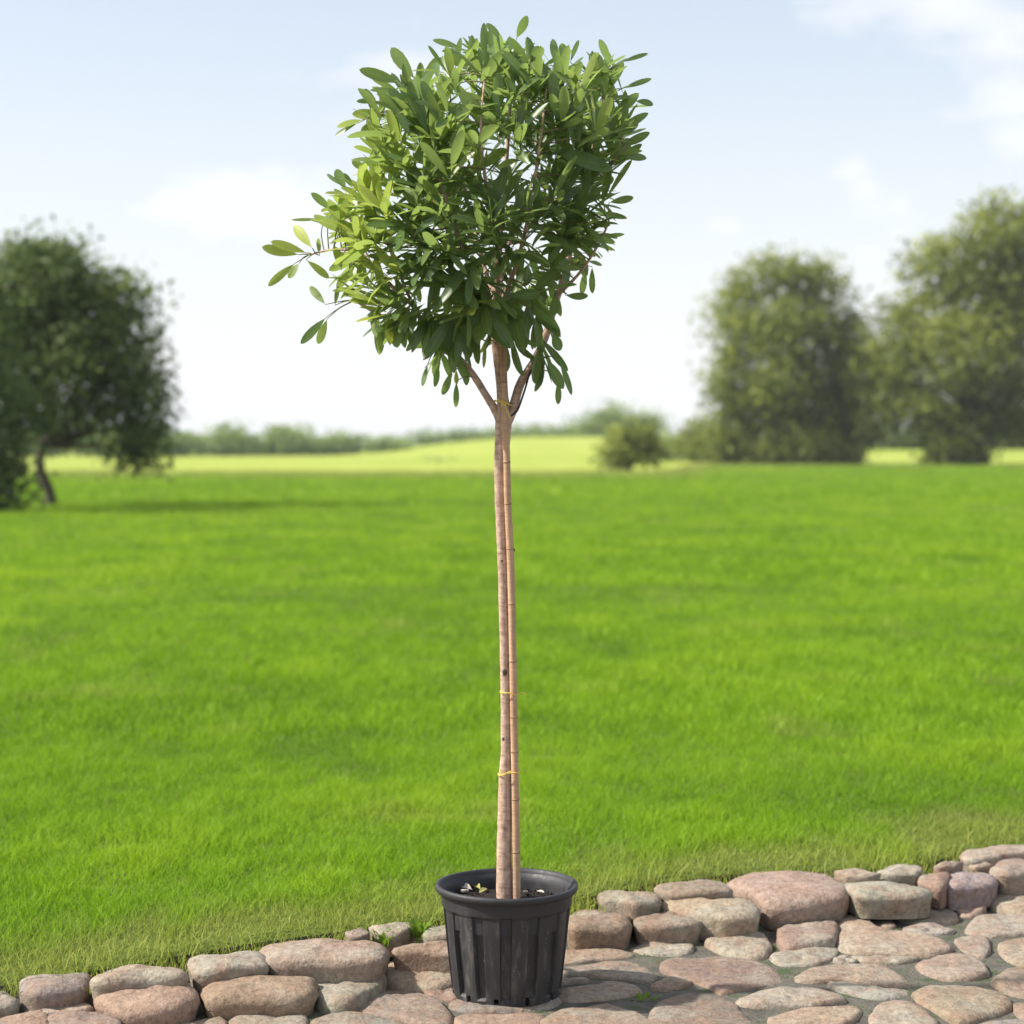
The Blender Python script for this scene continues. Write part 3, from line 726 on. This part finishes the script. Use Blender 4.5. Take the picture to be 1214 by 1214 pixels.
far('low light green bush right of the lone upright bush', 'bush', 150, 549, [(800, 530, 24, 14), (780, 535, 16, 11), (818, 534, 18, 11)], 2200, 0.22, 'fol_pale')
far('dark bush at the foot of the flat-topped tree', 'bush', 140, 549, [(828, 520, 14, 22), (815, 533, 16, 14), (845, 532, 18, 15)], 2400, 0.2, 'fol_olive')
far('leafy undergrowth bush at the open end below the flat-topped tree', 'bush', 127.5, 551, [(862, 536, 22, 14), (885, 540, 20, 11)], 1500, 0.17, 'fol_olive')
far('wide leafy undergrowth bush in the middle below the flat-topped tree', 'bush', 126.5, 551, [(912, 538, 24, 13), (940, 540, 24, 11), (960, 538, 18, 13)], 2200, 0.17, 'fol_olive')
far('leafy undergrowth bush beside the dark trunk of the flat-topped tree', 'bush', 126.0, 551, [(983, 538, 16, 13), (1008, 543, 12, 9)], 1000, 0.17, 'fol_olive')
far('spreading undergrowth bush round the foot of the tall rounded tree', 'bush', 123.0, 551, [(1128, 539, 24, 12), (1150, 541, 22, 10), (1108, 544, 12, 7)], 1500, 0.17, 'fol_olive')
far('low dark hedge bush under the tall rounded tree', 'bush', 190, 545, [(1060, 520, 34, 10), (1095, 520, 30, 11), (1025, 522, 20, 10)], 2200, 0.28, 'fol_dark')
far('low hedge bush behind the trunk of the tall rounded tree', 'bush', 190, 545, [(1195, 520, 34, 12), (1230, 518, 30, 14), (1165, 522, 20, 10)], 2200, 0.28, 'fol_dark')
far('small grey shrub standing in the middle of the yellow meadow', 'bush', 150, 556, [(512, 549, 9, 3.2), (528, 551, 8, 2.4)], 320, 0.13, 'fol_pale')

# ------------------------------------------------------------------ pot
YP = 4.93
MPP = np.linalg.norm(at(601, 800, YP) - at(600, 800, YP))
pc = gp(600.5, 1175, 0.0); YP = float(pc[1]); cx0 = float(pc[0])
cam_d.dof.focus_distance = YP / CP
RIM_Z = float(at(599, 1047, YP)[2]); R_RIM = 85.0 * MPP; R_BOT = 65.5 * MPP
pot = empty('plant_pot', (cx0, YP, 0))
tag(pot, 'black plastic nursery pot with ribbed dusty sides standing on the stones', 'pot')
SEG = 360
def pot_r(z):                      # outer radius below the lip
    return R_BOT + (R_RIM - 0.012 - R_BOT) * (z / RIM_Z) ** 0.85
def groove(a):
    k = (a / (2 * math.pi) * 14 + 0.3) % 1.0
    return float(sstep(0.58, 0.615, k) * (1 - sstep(0.955, 0.99, k)))
zs = [-0.002, 0.004, 0.010, 0.016, 0.018, 0.03, 0.06, 0.10, 0.14, 0.18, 0.205, 0.2195, 0.2215, 0.2235, 0.2255, 0.2275, 0.23, 0.24, 0.252, RIM_Z - 0.016]
V, Fc = [], []
for z in zs:
    for k in range(SEG):
        a = 2 * math.pi * k / SEG; r = pot_r(max(z, 0))
        lower = 1 - float(sstep(0.2195, 0.2276, z))
        r -= 0.0115 * groove(a) * lower * float(sstep(0.012, 0.02, z)) + 0.003 * lower
        nk = (a / (2 * math.pi) * 11 + 0.13) % 1.0
        if z < 0.017 and nk < 0.13: r -= 0.03
        r += 0.0012 * math.sin(3 * a + 1) * (z / RIM_Z)
        V.append((cx0 + r * math.cos(a), YP + r * math.sin(a), z))
for j in range(len(zs) - 1):
    for k in range(SEG):
        a, b = j * SEG + k, j * SEG + (k + 1) % SEG; Fc.append((a, b, b + SEG, a + SEG))
Fc.append(tuple(range(SEG - 1, -1, -1)))
shell = mesh('shell', V, Fc, M['potd'], pot, smooth=False)
# lip and upper band, inner wall
prof = [(pot_r(RIM_Z - 0.018) - 0.001, RIM_Z - 0.018), (R_RIM - 0.004, RIM_Z - 0.017), (R_RIM, RIM_Z - 0.012), (R_RIM, RIM_Z - 0.004), (R_RIM - 0.002, RIM_Z), (R_RIM - 0.008, RIM_Z + 0.001), (R_RIM - 0.0115, RIM_Z - 0.002), (R_RIM - 0.014, RIM_Z - 0.012)]
def lathe(prof, n=120):
    V = [(cx0 + r * math.cos(2 * math.pi * k / n), YP + r * math.sin(2 * math.pi * k / n), z + 0.0012 * math.sin(2 * 2 * math.pi * k / n)) for r, z in prof for k in range(n)]
    Fc = [(j * n + k, j * n + (k + 1) % n, (j + 1) * n + (k + 1) % n, (j + 1) * n + k) for j in range(len(prof) - 1) for k in range(n)]
    return V, Fc
mesh('rim', *lathe(prof), M['pot'], pot)
mesh('inner_wall', *lathe([(R_RIM - 0.0138, RIM_Z - 0.011)] + [(pot_r(RIM_Z - q) - 0.008, RIM_Z - q) for q in (0.02, 0.035, 0.05, 0.075, 0.10)]), M['pot'], pot)
# soil
SOIL_Z = RIM_Z - 0.05
V, Fc = [(cx0, YP, SOIL_Z + 0.012)], []
nr, na = 14, 60
for i in range(1, nr + 1):
    r = (pot_r(SOIL_Z) - 0.0075) * i / nr
    for k in range(na):
        a = 2 * math.pi * k / na; x, y = r * math.cos(a), r * math.sin(a)
        V.append((cx0 + x, YP + y, SOIL_Z + 0.012 * (1 - (i / nr) ** 2) + 0.016 * (fbm(np.array(x * 45), np.array(y * 45), 8) - 0.5)))
for k in range(na): Fc.append((0, 1 + k, 1 + (k + 1) % na))
for i in range(nr - 1):
    for k in range(na):
        a, b = 1 + i * na + k, 1 + i * na + (k + 1) % na; Fc.append((a, b, b + na, a + na))
for k in range(420):                # crumbs
    r = (R_RIM - 0.03) * math.sqrt(rng.random()); a = rng.random() * 6.28; s = 0.002 + 0.005 * rng.random() ** 2
    c = np.array([cx0 + r * math.cos(a), YP + r * math.sin(a), SOIL_Z + 0.012 * (1 - (r / R_RIM) ** 2) + 0.002])
    D = rng.normal(0, 1, (4, 3)); D /= np.linalg.norm(D, axis=1)[:, None]; i = len(V)
    for d in D: V.append(c + d * s)
    Fc += [(i, i + 1, i + 2), (i, i + 2, i + 3), (i, i + 3, i + 1), (i + 1, i + 3, i + 2)]
soil = mesh('soil', V, Fc, M['soil']); tag(soil, 'dark crumbly potting soil inside the black pot', 'soil', kind='stuff')

# leaf shape shared by crown and fallen leaves
TS = [0, 0.07, 0.16, 0.32, 0.50, 0.68, 0.83, 0.94, 1.0]
WS = [0.07, 0.09, 0.35, 0.72, 0.96, 1.0, 0.82, 0.50, 0.06]
def leaf_geo(base, d, nrm, Ln, Wd, curl=0.12, fold=0.18, twist=0.0):
    d = d / np.linalg.norm(d); nrm = nrm - d * nrm.dot(d); nrm /= np.linalg.norm(nrm) + 1e-9; s = np.cross(d, nrm)
    V, Fc, vein = [], [], []
    for t, w in zip(TS, WS):
        c = base + d * Ln * t - nrm * curl * Ln * t * t
        ss = s * math.cos(twist * t) + nrm * math.sin(twist * t); up = nrm * fold * Wd * w * 0.5
        V += [c - ss * Wd * w / 2 + up, c, c + ss * Wd * w / 2 + up]; vein += [1.0, 0.0, 1.0]
    for i in range(len(TS) - 1):
        a = 3 * i; Fc += [(a, a + 1, a + 4, a + 3), (a + 1, a + 2, a + 5, a + 4)]
    return np.array(V), Fc, vein
def on_soil(px, py):
    p = gp(px, py, SOIL_Z + 0.012); return p
for (x0, y0, x1, y1, w, mt, lab) in ((570, 1054, 552, 1044, 0.03, 'dry', 'curled yellow green fallen leaf on the dark soil'), (560, 1054, 543, 1052, 0.022, 'chip', 'pale bleached fallen leaf on the soil by the pot wall'), (578, 1053, 571, 1058, 0.015, 'dry', 'small olive fallen leaf on the soil near the trunk'), (634, 1057, 642, 1060, 0.011, 'chip', 'tiny whitish leaf scrap on the soil right of the bamboo cane')):
    a, b = on_soil(x0, y0), on_soil(x1, y1); d = b - a; d[2] += 0.016
    Vl, Fl, ve = leaf_geo(a + np.array([0, 0, -0.002]), d, np.array([0.1, -0.5, 1.0]), max(np.linalg.norm(d), 0.04), w, 0.3, 0.5)
    o = mesh('fallen_leaf', Vl, Fl, M[mt], origin=a); tag(o, lab, 'leaf')
for (x, y, s, lab) in ((551, 1056, 0.010, 'pale wood chip on the soil beside the bleached leaf'), (623, 1057, 0.006, 'small pale wood chip on the soil next to the bamboo cane')):
    p = on_soil(x, y); D = []
    for sx in (-1, 1):
        for sy in (-1, 1):
            for sz in (-1, 1): D.append(p + np.array([sx * s, sy * s * 0.5, sz * s * 0.3 + 0.0]) * (0.7 + 0.5 * rng.random(3)))
    o = mesh('wood_chip', D, [(0, 1, 3, 2), (4, 6, 7, 5), (0, 4, 5, 1), (2, 3, 7, 6), (0, 2, 6, 4), (1, 5, 7, 3)], M['chip'], smooth=False, origin=p); tag(o, lab, 'wood chip')

# ------------------------------------------------------------------ the tree in the pot
root = empty('standard_tree', (float(at(598, 1066, YP)[0]), YP, SOIL_Z))
tag(root, 'slender standard tree with bare trunk and leafy green crown in the black pot', 'tree')
def px3(p): return at(p[0], p[1], YP + (p[2] if len(p) > 2 else 0.0))
SK = []                                  # skeleton points for attaching twigs
def limb(name, pts, widths, n=14, bump=0.07, seed=1, mat='bark', sk=True):
    P, R = smooth_path([px3(p) for p in pts], [w * MPP / 2 for w in widths], 6)
    V, Fc = tube_geo(P, R, n, True, bump, seed)
    if sk: SK.extend([(p, r) for p, r in zip(P, R)])
    return mesh(name, V, Fc, M[mat], root)
limb('trunk', [(598, 1085), (597.8, 1060), (597.6, 1010), (598.5, 960), (599, 917), (600, 890), (599.3, 823), (598.6, 790), (597.6, 740), (596, 674), (594.5, 640), (593, 600), (592.5, 560), (595.5, 525), (597, 498), (596, 470), (592, 430), (588.5, 400), (588, 350), (592, 290), (598, 220), (604, 140), (606, 80)],
     [20, 19, 17.5, 16.5, 15, 12.5, 11.5, 11.5, 11.5, 11.5, 11.5, 12, 13, 18, 19.5, 13.5, 13, 12.5, 10, 7.5, 5.5, 4, 2.6], 18, 0.08)
limb('branch', [(594, 508), (589, 490), (577, 470), (562, 446), (546, 427), (530, 417), (512, 407), (490, 396), (460, 379), (434, 364), (421, 356)], [9, 10, 8.5, 8, 8, 7, 6.5, 5.5, 4.6, 4, 3.4], seed=2)
limb('branch', [(600, 506), (608, 485), (617, 455), (635, 426), (648, 395), (658, 360), (668, 330), (678, 290, .04), (692, 230, .06), (706, 160, .05), (716, 110, .03)], [10, 11.5, 10.5, 10, 9, 8.5, 8, 6.5, 5.5, 4.4, 3], seed=3)
limb('branch', [(526, 414), (505, 390, -.03), (492, 366, -.05), (470, 345, -.06), (448, 322, -.07), (425, 300, -.06), (395, 296, -.04), (366, 302, 0)], [6, 5, 4.6, 4.4, 4, 3.4, 2.8, 2], seed=4)
limb('branch', [(500, 384, -.04), (480, 340, -.08), (460, 290, -.11), (440, 240, -.1)], [4, 3.6, 3.2, 2.2], seed=5)
limb('branch', [(589, 395), (565, 340, -.09), (540, 270, -.16), (515, 190, -.19), (498, 130, -.14)], [6.5, 5, 4, 3, 2], seed=6)
limb('branch', [(588, 372), (610, 320, -.1), (628, 250, -.2), (640, 170, -.25), (648, 105, -.2)], [6.5, 5, 4, 3, 2], seed=7)
limb('branch', [(590, 360), (600, 300, .12), (625, 230, .22), (655, 150, .24)], [6, 4.6, 3.6, 2], seed=8)
limb('branch', [(589, 365), (570, 300, .12), (550, 220, .22), (535, 130, .2)], [6, 4.6, 3.6, 2], seed=9)
limb('branch', [(592, 300), (580, 240, -.18), (570, 160, -.26), (575, 90, -.2)], [5, 4, 3, 2], seed=10)
limb('branch', [(660, 352), (690, 320, -.06), (712, 285, -.08), (722, 262, -.07)], [4, 3.4, 3, 2], seed=12)
limb('branch', [(690, 240, .05), (715, 210, 0), (735, 180, -.04), (742, 172, -.04)], [4, 3.4, 2.6, 2], seed=13)
limb('branch', [(478, 345, -.05), (450, 330, .05), (425, 280, .1), (405, 240, .1)], [3.6, 3.2, 2.8, 2], seed=14)
limb('dead_twig', [(606, 493, -.01), (610, 490, -.012), (614.5, 484, -.012), (622.5, 461, -.012), (629, 440, -.01), (636, 430, 0)], [2.2, 2.4, 2.6, 2.4, 2.2, 2], 7, mat='oldbark', seed=15, sk=False)
limb('dead_twig', [(536, 412, -.01), (520, 412, -.02), (501, 416, -.03)], [3, 2.6, 2.2], 7, mat='oldbark', seed=16, sk=False)
for (x, y, s, dx) in ((598.5, 797, 3.4, 0), (590.5, 555, 2.2, 0), (595, 665, 2.0, 0), (597, 876, 2.0, 0), (609, 652, 1.8, 0), (593, 540, 1.8, 0)):
    c = at(x, y, YP - (4.5 * MPP if dx == 0 else 0)); Vk, Fk = [], []
    for i in range(5):
        th = math.pi * i / 4
        for k in range(8):
            a = 2 * math.pi * k / 8
            Vk.append(c + s * MPP * np.array([math.sin(th) * math.cos(a), math.sin(th) * math.sin(a) * 0.8, 1.3 * math.cos(th)]))
    for i in range(4):
        for k in range(8): Fk.append((i * 8 + k, i * 8 + (k + 1) % 8, i * 8 + 8 + (k + 1) % 8, i * 8 + 8 + k))
    mesh('knot', Vk, Fk, M['oldbark'], root)

# crown outline (photo pixels) that the leafy shoots fill
OUT = np.array([(395, 300), (392, 250), (410, 222), (440, 205), (440, 165), (436, 120), (470, 95), (500, 82), (545, 62), (585, 60), (625, 62), (665, 75), (700, 75), (735, 85), (745, 120), (745, 160), (735, 185), (715, 215), (722, 245), (718, 280), (695, 305), (680, 330), (650, 350), (642, 395), (652, 430), (640, 440), (615, 425), (600, 395), (570, 395), (545, 425), (515, 430), (505, 405), (470, 385), (440, 375), (425, 345), (408, 325)], float)
LF = []                                   # every leaf: (V, F, vein, tint)
twV, twF = [], []
def add_tube(P, R, n=5):
    V, Fc = tube_geo(P, R, n, False); o = len(twV); twV.extend(V); twF.extend([tuple(i + o for i in f) for f in Fc])
SKP = np.array([p for p, r in SK]); SKR = np.array([r for p, r in SK])
cand = np.arange(len(SKP))[(SKP[:, 2] > at(600, 470, YP)[2])]
def attach(p, droop=0.0, r0=0.0017, r1=0.0011):
    Q = SKP[cand]; w = np.linalg.norm(Q - p, axis=1) + 0.25 * np.maximum(0, Q[:, 2] - p[2])
    i = cand[np.argmin(w)]; a = SKP[i]; L_ = np.linalg.norm(p - a)
    mid = a * 0.5 + p * 0.5 + np.array([rng.normal(0, .08), rng.normal(0, .08), 0.05 + droop]) * L_
    P, R = smooth_path([a, mid, p], [min(SKR[i], r0 + 0.004 * L_), r0, r1], 4)
    add_tube(P, R); return p - mid
CC = px3((597, 270))
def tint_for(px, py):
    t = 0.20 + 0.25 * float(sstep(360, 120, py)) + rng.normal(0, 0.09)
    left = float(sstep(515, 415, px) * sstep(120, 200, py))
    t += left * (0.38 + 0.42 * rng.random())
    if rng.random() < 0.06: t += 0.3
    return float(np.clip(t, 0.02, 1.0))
n_shoot, tries = 0, 0
while n_shoot < 335 and tries < 20000:
    tries += 1
    px, py = rng.uniform(390, 750), rng.uniform(58, 445)
    d = poly_dist(np.array([px, py]), OUT)
    if d > 0: continue
    if py > 385 and rng.random() < 0.35: continue
    d = -d; D = MPP * math.sqrt(max(0, 170 ** 2 - (170 - min(d, 170)) ** 2)) * 0.92 + 0.02
    yo = (1 if rng.random() < 0.36 else -1) * D * rng.random() ** 0.55
    tip = at(px, py, YP + yo); out = tip - CC; rr = np.linalg.norm(out) + 1e-6; out /= rr
    low = float(sstep(330, 430, py)); high = float(sstep(300, 120, py))
    ax = out * 0.75 + np.array([0, 0, 0.25 + 0.55 * high - 0.75 * low]) + rng.normal(0, 0.28, 3); ax /= np.linalg.norm(ax)
    attach(tip - ax * 0.01, 0.1 * low)
    n_shoot += 1
    k = int(rng.integers(5, 9)); ph = rng.random() * 6.28
    u = np.cross(ax, np.array([0.3, 0.2, 0.9])); u /= np.linalg.norm(u); v = np.cross(ax, u)
    sz = rng.uniform(0.082, 0.126) * (1 + 0.12 * low)
    tb = tint_for(px, py)
    for q in range(k):
        a = ph + 2 * math.pi * q / k + rng.normal(0, 0.25); sp = rng.uniform(0.45, 1.15)
        dr = ax * math.cos(sp) + (u * math.cos(a) + v * math.sin(a)) * math.sin(sp)
        dr = dr + np.array([0, 0, 0.12 - 0.55 * low]) + rng.normal(0, 0.1, 3); dr /= np.linalg.norm(dr)
        back = rng.uniform(0, 0.045); b0 = tip - ax * back
        nn = np.array([0, -0.15, 1.0]) + rng.normal(0, 0.38, 3) + ax * 0.4
        Ln = sz * rng.uniform(0.7, 1.15)
        tp, _ = proj(b0 + dr * Ln)
        if poly_dist(tp, OUT) > 24: continue
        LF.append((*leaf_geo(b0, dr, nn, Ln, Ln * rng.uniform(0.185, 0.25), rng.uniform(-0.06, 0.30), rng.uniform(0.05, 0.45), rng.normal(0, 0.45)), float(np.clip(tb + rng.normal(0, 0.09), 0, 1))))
# single leaves that make the outline, traced: base, tip, width, tint
TRACED = [(355,302,311,296,12,.85),(364,300,322,288,12,.98),(370,294,348,268,13,.98),(350,312,319,339,10,.8),(355,312,342,329,11,.6),(363,308,389,329,9,.85),(379,303,377,282,6,.7),(386,361,367,341,10,.5),(397,362,401,340,6,.55),(387,376,358,407,11,.5),(388,378,377,409,11,.55),
 (427,348,407,350,8,.55),(404,274,382,258,11,.5),(384,260,347,262,4,.4),(394,250,370,230,10,.4),(410,225,398,201,12,.45),(418,223,407,205,8,.45),(405,220,387,207,5,.4),(450,222,440,207,11,.75),(446,372,452,419,13,.5),(441,362,444,398,10,.6),(470,375,470,411,15,.5),(462,372,455,405,12,.6),(478,370,486,402,9,.5),(405,320,398,292,10,.7),(420,310,416,285,12,.8),(412,290,405,262,10,.75),
 (478,99,427,84,14,.55),(492,94,463,58,14,.48),(475,108,440,108,8,.55),(449,120,424,121,7,.5),(460,137,418,136,13,.75),(430,142,400,150,10,.7),(424,146,398,161,6,.5),(437,145,430,160,9,.55),(447,150,445,185,6,.4),(487,162,470,130,10,.35),(522,148,500,97,14,.42),(507,157,485,108,16,.42),(535,192,510,157,14,.42),(522,197,490,182,14,.48),(436,203,418,192,9,.75),
 (548,58,514,47,9,.55),(574,74,574,28,10,.5),(586,68,580,36,10,.5),(597,50,577,28,9,.4),(612,46,625,22,10,.5),(562,86,528,60,16,.6),(552,86,565,46,12,.55),(540,82,545,46,8,.5),(558,75,560,42,9,.5),
 (660,78,655,47,10,.4),(668,82,667,52,14,.55),(676,74,686,47,6,.5),(724,78,711,48,11,.45),(736,74,768,64,6,.35),(738,105,772,94,7,.3),(722,142,757,112,14,.55),(753,120,774,124,9,.5),(732,157,768,135,13,.5),(735,173,771,160,12,.42),(735,185,766,188,11,.42),(708,218,728,213,12,.45),(655,178,724,202,22,.4),(692,105,710,64,14,.5),(710,112,740,75,14,.48),(620,86,636,57,14,.5),(605,108,612,62,13,.5),(592,132,590,87,13,.52),(656,132,657,85,13,.52),(680,130,690,106,12,.58),(705,145,704,114,16,.42),(640,82,610,92,11,.5),(626,150,622,112,13,.42),(560,118,540,140,12,.5),(585,150,545,110,18,.55),
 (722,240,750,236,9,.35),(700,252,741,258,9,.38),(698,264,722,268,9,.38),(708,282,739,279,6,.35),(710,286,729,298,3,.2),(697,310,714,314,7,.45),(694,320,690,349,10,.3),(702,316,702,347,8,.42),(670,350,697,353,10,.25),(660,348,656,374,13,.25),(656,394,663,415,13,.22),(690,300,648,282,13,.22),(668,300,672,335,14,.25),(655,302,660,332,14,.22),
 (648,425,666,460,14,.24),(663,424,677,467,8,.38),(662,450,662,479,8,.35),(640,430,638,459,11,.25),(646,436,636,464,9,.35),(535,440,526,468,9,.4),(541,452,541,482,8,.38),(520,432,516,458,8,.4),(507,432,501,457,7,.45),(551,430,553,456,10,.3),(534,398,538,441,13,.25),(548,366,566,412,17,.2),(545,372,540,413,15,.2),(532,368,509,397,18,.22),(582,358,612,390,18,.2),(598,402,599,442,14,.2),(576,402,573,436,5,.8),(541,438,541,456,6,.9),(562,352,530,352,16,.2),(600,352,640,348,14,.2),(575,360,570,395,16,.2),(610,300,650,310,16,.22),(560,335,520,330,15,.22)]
tb_pts = {}
for (x0, y0, x1, y1, w, t) in TRACED:
    dpt = poly_dist(np.array([(x0 + x1) / 2, (y0 + y1) / 2]), OUT)
    front = float(sstep(-5, -40, dpt))
    key = (int(x0 / 22), int(y0 / 22))
    if key not in tb_pts: tb_pts[key] = rng.normal(-0.03, 0.04) * (1 - front) - 0.24 * front
    yo = tb_pts[key]
    a = px3((x0, y0, yo)); b = px3((x1, y1, yo + rng.normal(0, 0.02)))
    d = b - a; Ln = np.linalg.norm(d); W = w * MPP * 1.08
    # wider than it looks when seen obliquely
    side = np.cross(d / Ln, np.array([0, -1.0, 0])); al = rng.uniform(-0.7, 0.7)
    nn = np.array([0, -1.0, 0]) * math.cos(al) + side * math.sin(al) * (1 if side[2] > 0 else -1)
    if nn[2] < 0 and rng.random() < 0.7: nn = nn * np.array([1, 1, -1.0])
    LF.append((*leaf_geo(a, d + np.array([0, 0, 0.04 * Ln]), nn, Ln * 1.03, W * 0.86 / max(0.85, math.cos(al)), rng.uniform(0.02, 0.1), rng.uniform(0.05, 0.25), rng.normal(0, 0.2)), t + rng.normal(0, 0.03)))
    attach(a, 0.0, 0.0015, 0.0009)
# which leaves show largest: paint them far to near into an id buffer
ids = -np.ones((500, 500), int)
info = []
for i, (V, Fc, ve, t) in enumerate(LF):
    s, dp = proj(V); info.append((dp.mean(), i, s))
for dm, i, s in sorted(info, key=lambda q: -q[0]):
    o = np.concatenate([s[0::3], s[2::3][::-1]]) - np.array([300, 10])
    x0, y0 = np.floor(o.min(0)).astype(int); x1, y1 = np.ceil(o.max(0)).astype(int) + 1
    x0, y0, x1, y1 = max(x0, 0), max(y0, 0), min(x1, 500), min(y1, 500)
    if x1 <= x0 or y1 <= y0: continue
    gx, gy = np.meshgrid(np.arange(x0, x1) + .5, np.arange(y0, y1) + .5); ins = np.zeros(gx.shape, bool)
    b = np.roll(o, -1, 0)
    for (ax_, ay_), (bx_, by_) in zip(o, b):
        c = (ay_ > gy) != (by_ > gy)
        with np.errstate(divide='ignore', invalid='ignore'):
            ins ^= c & (gx < (bx_ - ax_) * (gy - ay_) / (by_ - ay_) + ax_)
    ids[y0:y1, x0:x1][ins] = i
cnt = np.bincount(ids[ids >= 0].ravel(), minlength=len(LF))
order = np.argsort(-cnt); big = set(order[:300].tolist())
for i in order[:300]:
    V, Fc, ve, t = LF[i]
    mesh('leaf', V, Fc, M['leaf'], root, attrs=dict(tint=[t] * len(V), vein=ve), origin=V[1])
RV, RF, Rv, Rt = [], [], [], []
for i, (V, Fc, ve, t) in enumerate(LF):
    if i in big: continue
    o = len(RV); RV.extend(V); RF.extend([tuple(k + o for k in f) for f in Fc]); Rv.extend(ve); Rt.extend([t] * len(V))
inner = mesh('inner_leaves', RV, RF, M['leaf'], root, attrs=dict(tint=Rt, vein=Rv)); inner['kind'] = 'stuff'
tw = mesh('twigs', twV, twF, M['twig'], root); tw['kind'] = 'stuff'
print('leaves', len(LF), 'stones', len(stones), n_extra)

# ------------------------------------------------------------------ bamboo cane and twine
stake = empty('bamboo_cane', (float(at(612, 1066, YP)[0]), YP, SOIL_Z))
tag(stake, 'thin tan bamboo cane tied to the trunk as a stake', 'cane')
SP_ = [(612.8, 1080, -.012), (612.5, 1060, -.012), (611.8, 1010, -.012), (610.5, 917, -.012), (609.2, 850, -.012), (608.8, 823, -.012), (607.2, 740, -.012), (605.6, 674, -.014), (603.8, 630, -.016), (601.8, 590, -.020), (600.6, 540, -.026), (598.6, 500, -.030), (597.4, 460, -.026), (596.8, 420, -.024), (596.5, 390, -.024)]
SW = [9.8, 9.8, 9.5, 9.0, 8.8, 8.8, 8.8, 8.8, 8.6, 8.2, 8.2, 8.4, 8.4, 8, 7.6]
P, R = smooth_path([px3(p) for p in SP_], [w * MPP / 2 for w in SW], 6)
V, Fc = tube_geo(P, R, 14, True, 0.03, 5); mesh('culm', V, Fc, M['cane'], stake)
PP = np.array(P); pz, _ = proj(PP)
for py in (1009, 955, 896, 850, 790, 714, 652, 600, 545, 450):
    i = int(np.argmin(np.abs(pz[:, 1] - py))); c = PP[i]; t = PP[min(i + 1, len(PP) - 1)] - PP[max(i - 1, 0)]; t /= np.linalg.norm(t)
    h = 1.2 * MPP; V, Fc = tube_geo([c - t * h, c - t * h * .4, c + t * h * .4, c + t * h], [R[i] * 1.01, R[i] * 1.07, R[i] * 1.07, R[i] * 1.01], 14)
    mesh('node_ring', V, Fc, M['cane_node'], stake)
def trunk_at(py, lst): 
    q, _ = proj(np.array(lst)); return lst[int(np.argmin(np.abs(q[:, 1] - py)))]
def tie(py_l, py_r, xl, xr, yoff, depth, label, extra=()):
    zc = px3(((xl + xr) / 2, (py_l + py_r) / 2, yoff)); hw = (xr - xl) / 2 * MPP; P = []
    dz = (px3((xr, py_r))[2] - px3((xl, py_l))[2]) / 2
    for k in range(33):
        a = 2 * math.pi * k / 32
        P.append(zc + np.array([hw * math.cos(a), depth * math.sin(a), dz * math.cos(a) + 0.0015 * math.sin(3 * a)]))
    V, Fc = tube_geo(P, [0.0017] * 33, 6, True)
    for e in extra:
        v2, f2 = tube_geo(*smooth_path([px3(p) for p in e], [0.0013] * len(e), 5), 6, True); o = len(V)
        V = V + v2; Fc = Fc + [tuple(i + o for i in f) for f in f2]
    o = mesh('twine_tie', V, Fc, M['twine'], origin=zc); tag(o, label, 'twine', None)
tie(918, 914, 590.6, 616.0, -.006, 0.0195, 'yellow twine loop around trunk and cane, lowest tie nearest the pot', [[(593, 912, -.028), (598, 917, -.031), (606, 914, -.030)]])
tie(820, 823, 593.2, 614.0, -.006, 0.0175, 'thin yellow twine loop halfway up the trunk with a frayed loose end', [[(613, 823, -.010), (619, 821, -.012), (625, 824, -.01)]])
tie(475, 480, 586.0, 606.5, -.008, 0.033, 'yellow twine knot below the fork of the branches with a hanging tail', [[(589, 472, -.040), (596, 478, -.048), (601, 486, -.046), (605, 497, -.044)], [(601, 477, -.046), (597, 480, -.048), (592, 474, -.044)]])

# ------------------------------------------------------------------ thin summer haze in the air
V = [(x, y, z) for x in (-4200, 4200) for y in (-120, 3300) for z in (-1.2, 24.0)]
hm = bpy.data.materials.new('haze_air'); hm.use_nodes = True
hn = hm.node_tree.nodes; hn.clear(); ho = hn.new('ShaderNodeOutputMaterial'); hv = hn.new('ShaderNodeVolumePrincipled')
hv.inputs['Color'].default_value = (0.93, 0.97, 1.0, 1); hv.inputs['Density'].default_value = 0.0003; hv.inputs['Anisotropy'].default_value = 0.0
hm.node_tree.links.new(hv.outputs[0], ho.inputs['Volume'])
haze = mesh('haze', V, [(0, 1, 3, 2), (4, 6, 7, 5), (0, 4, 5, 1), (2, 3, 7, 6), (0, 2, 6, 4), (1, 5, 7, 3)], hm, smooth=False)
tag(haze, 'thin pale haze hanging over the meadow and far trees', 'haze', kind='stuff')
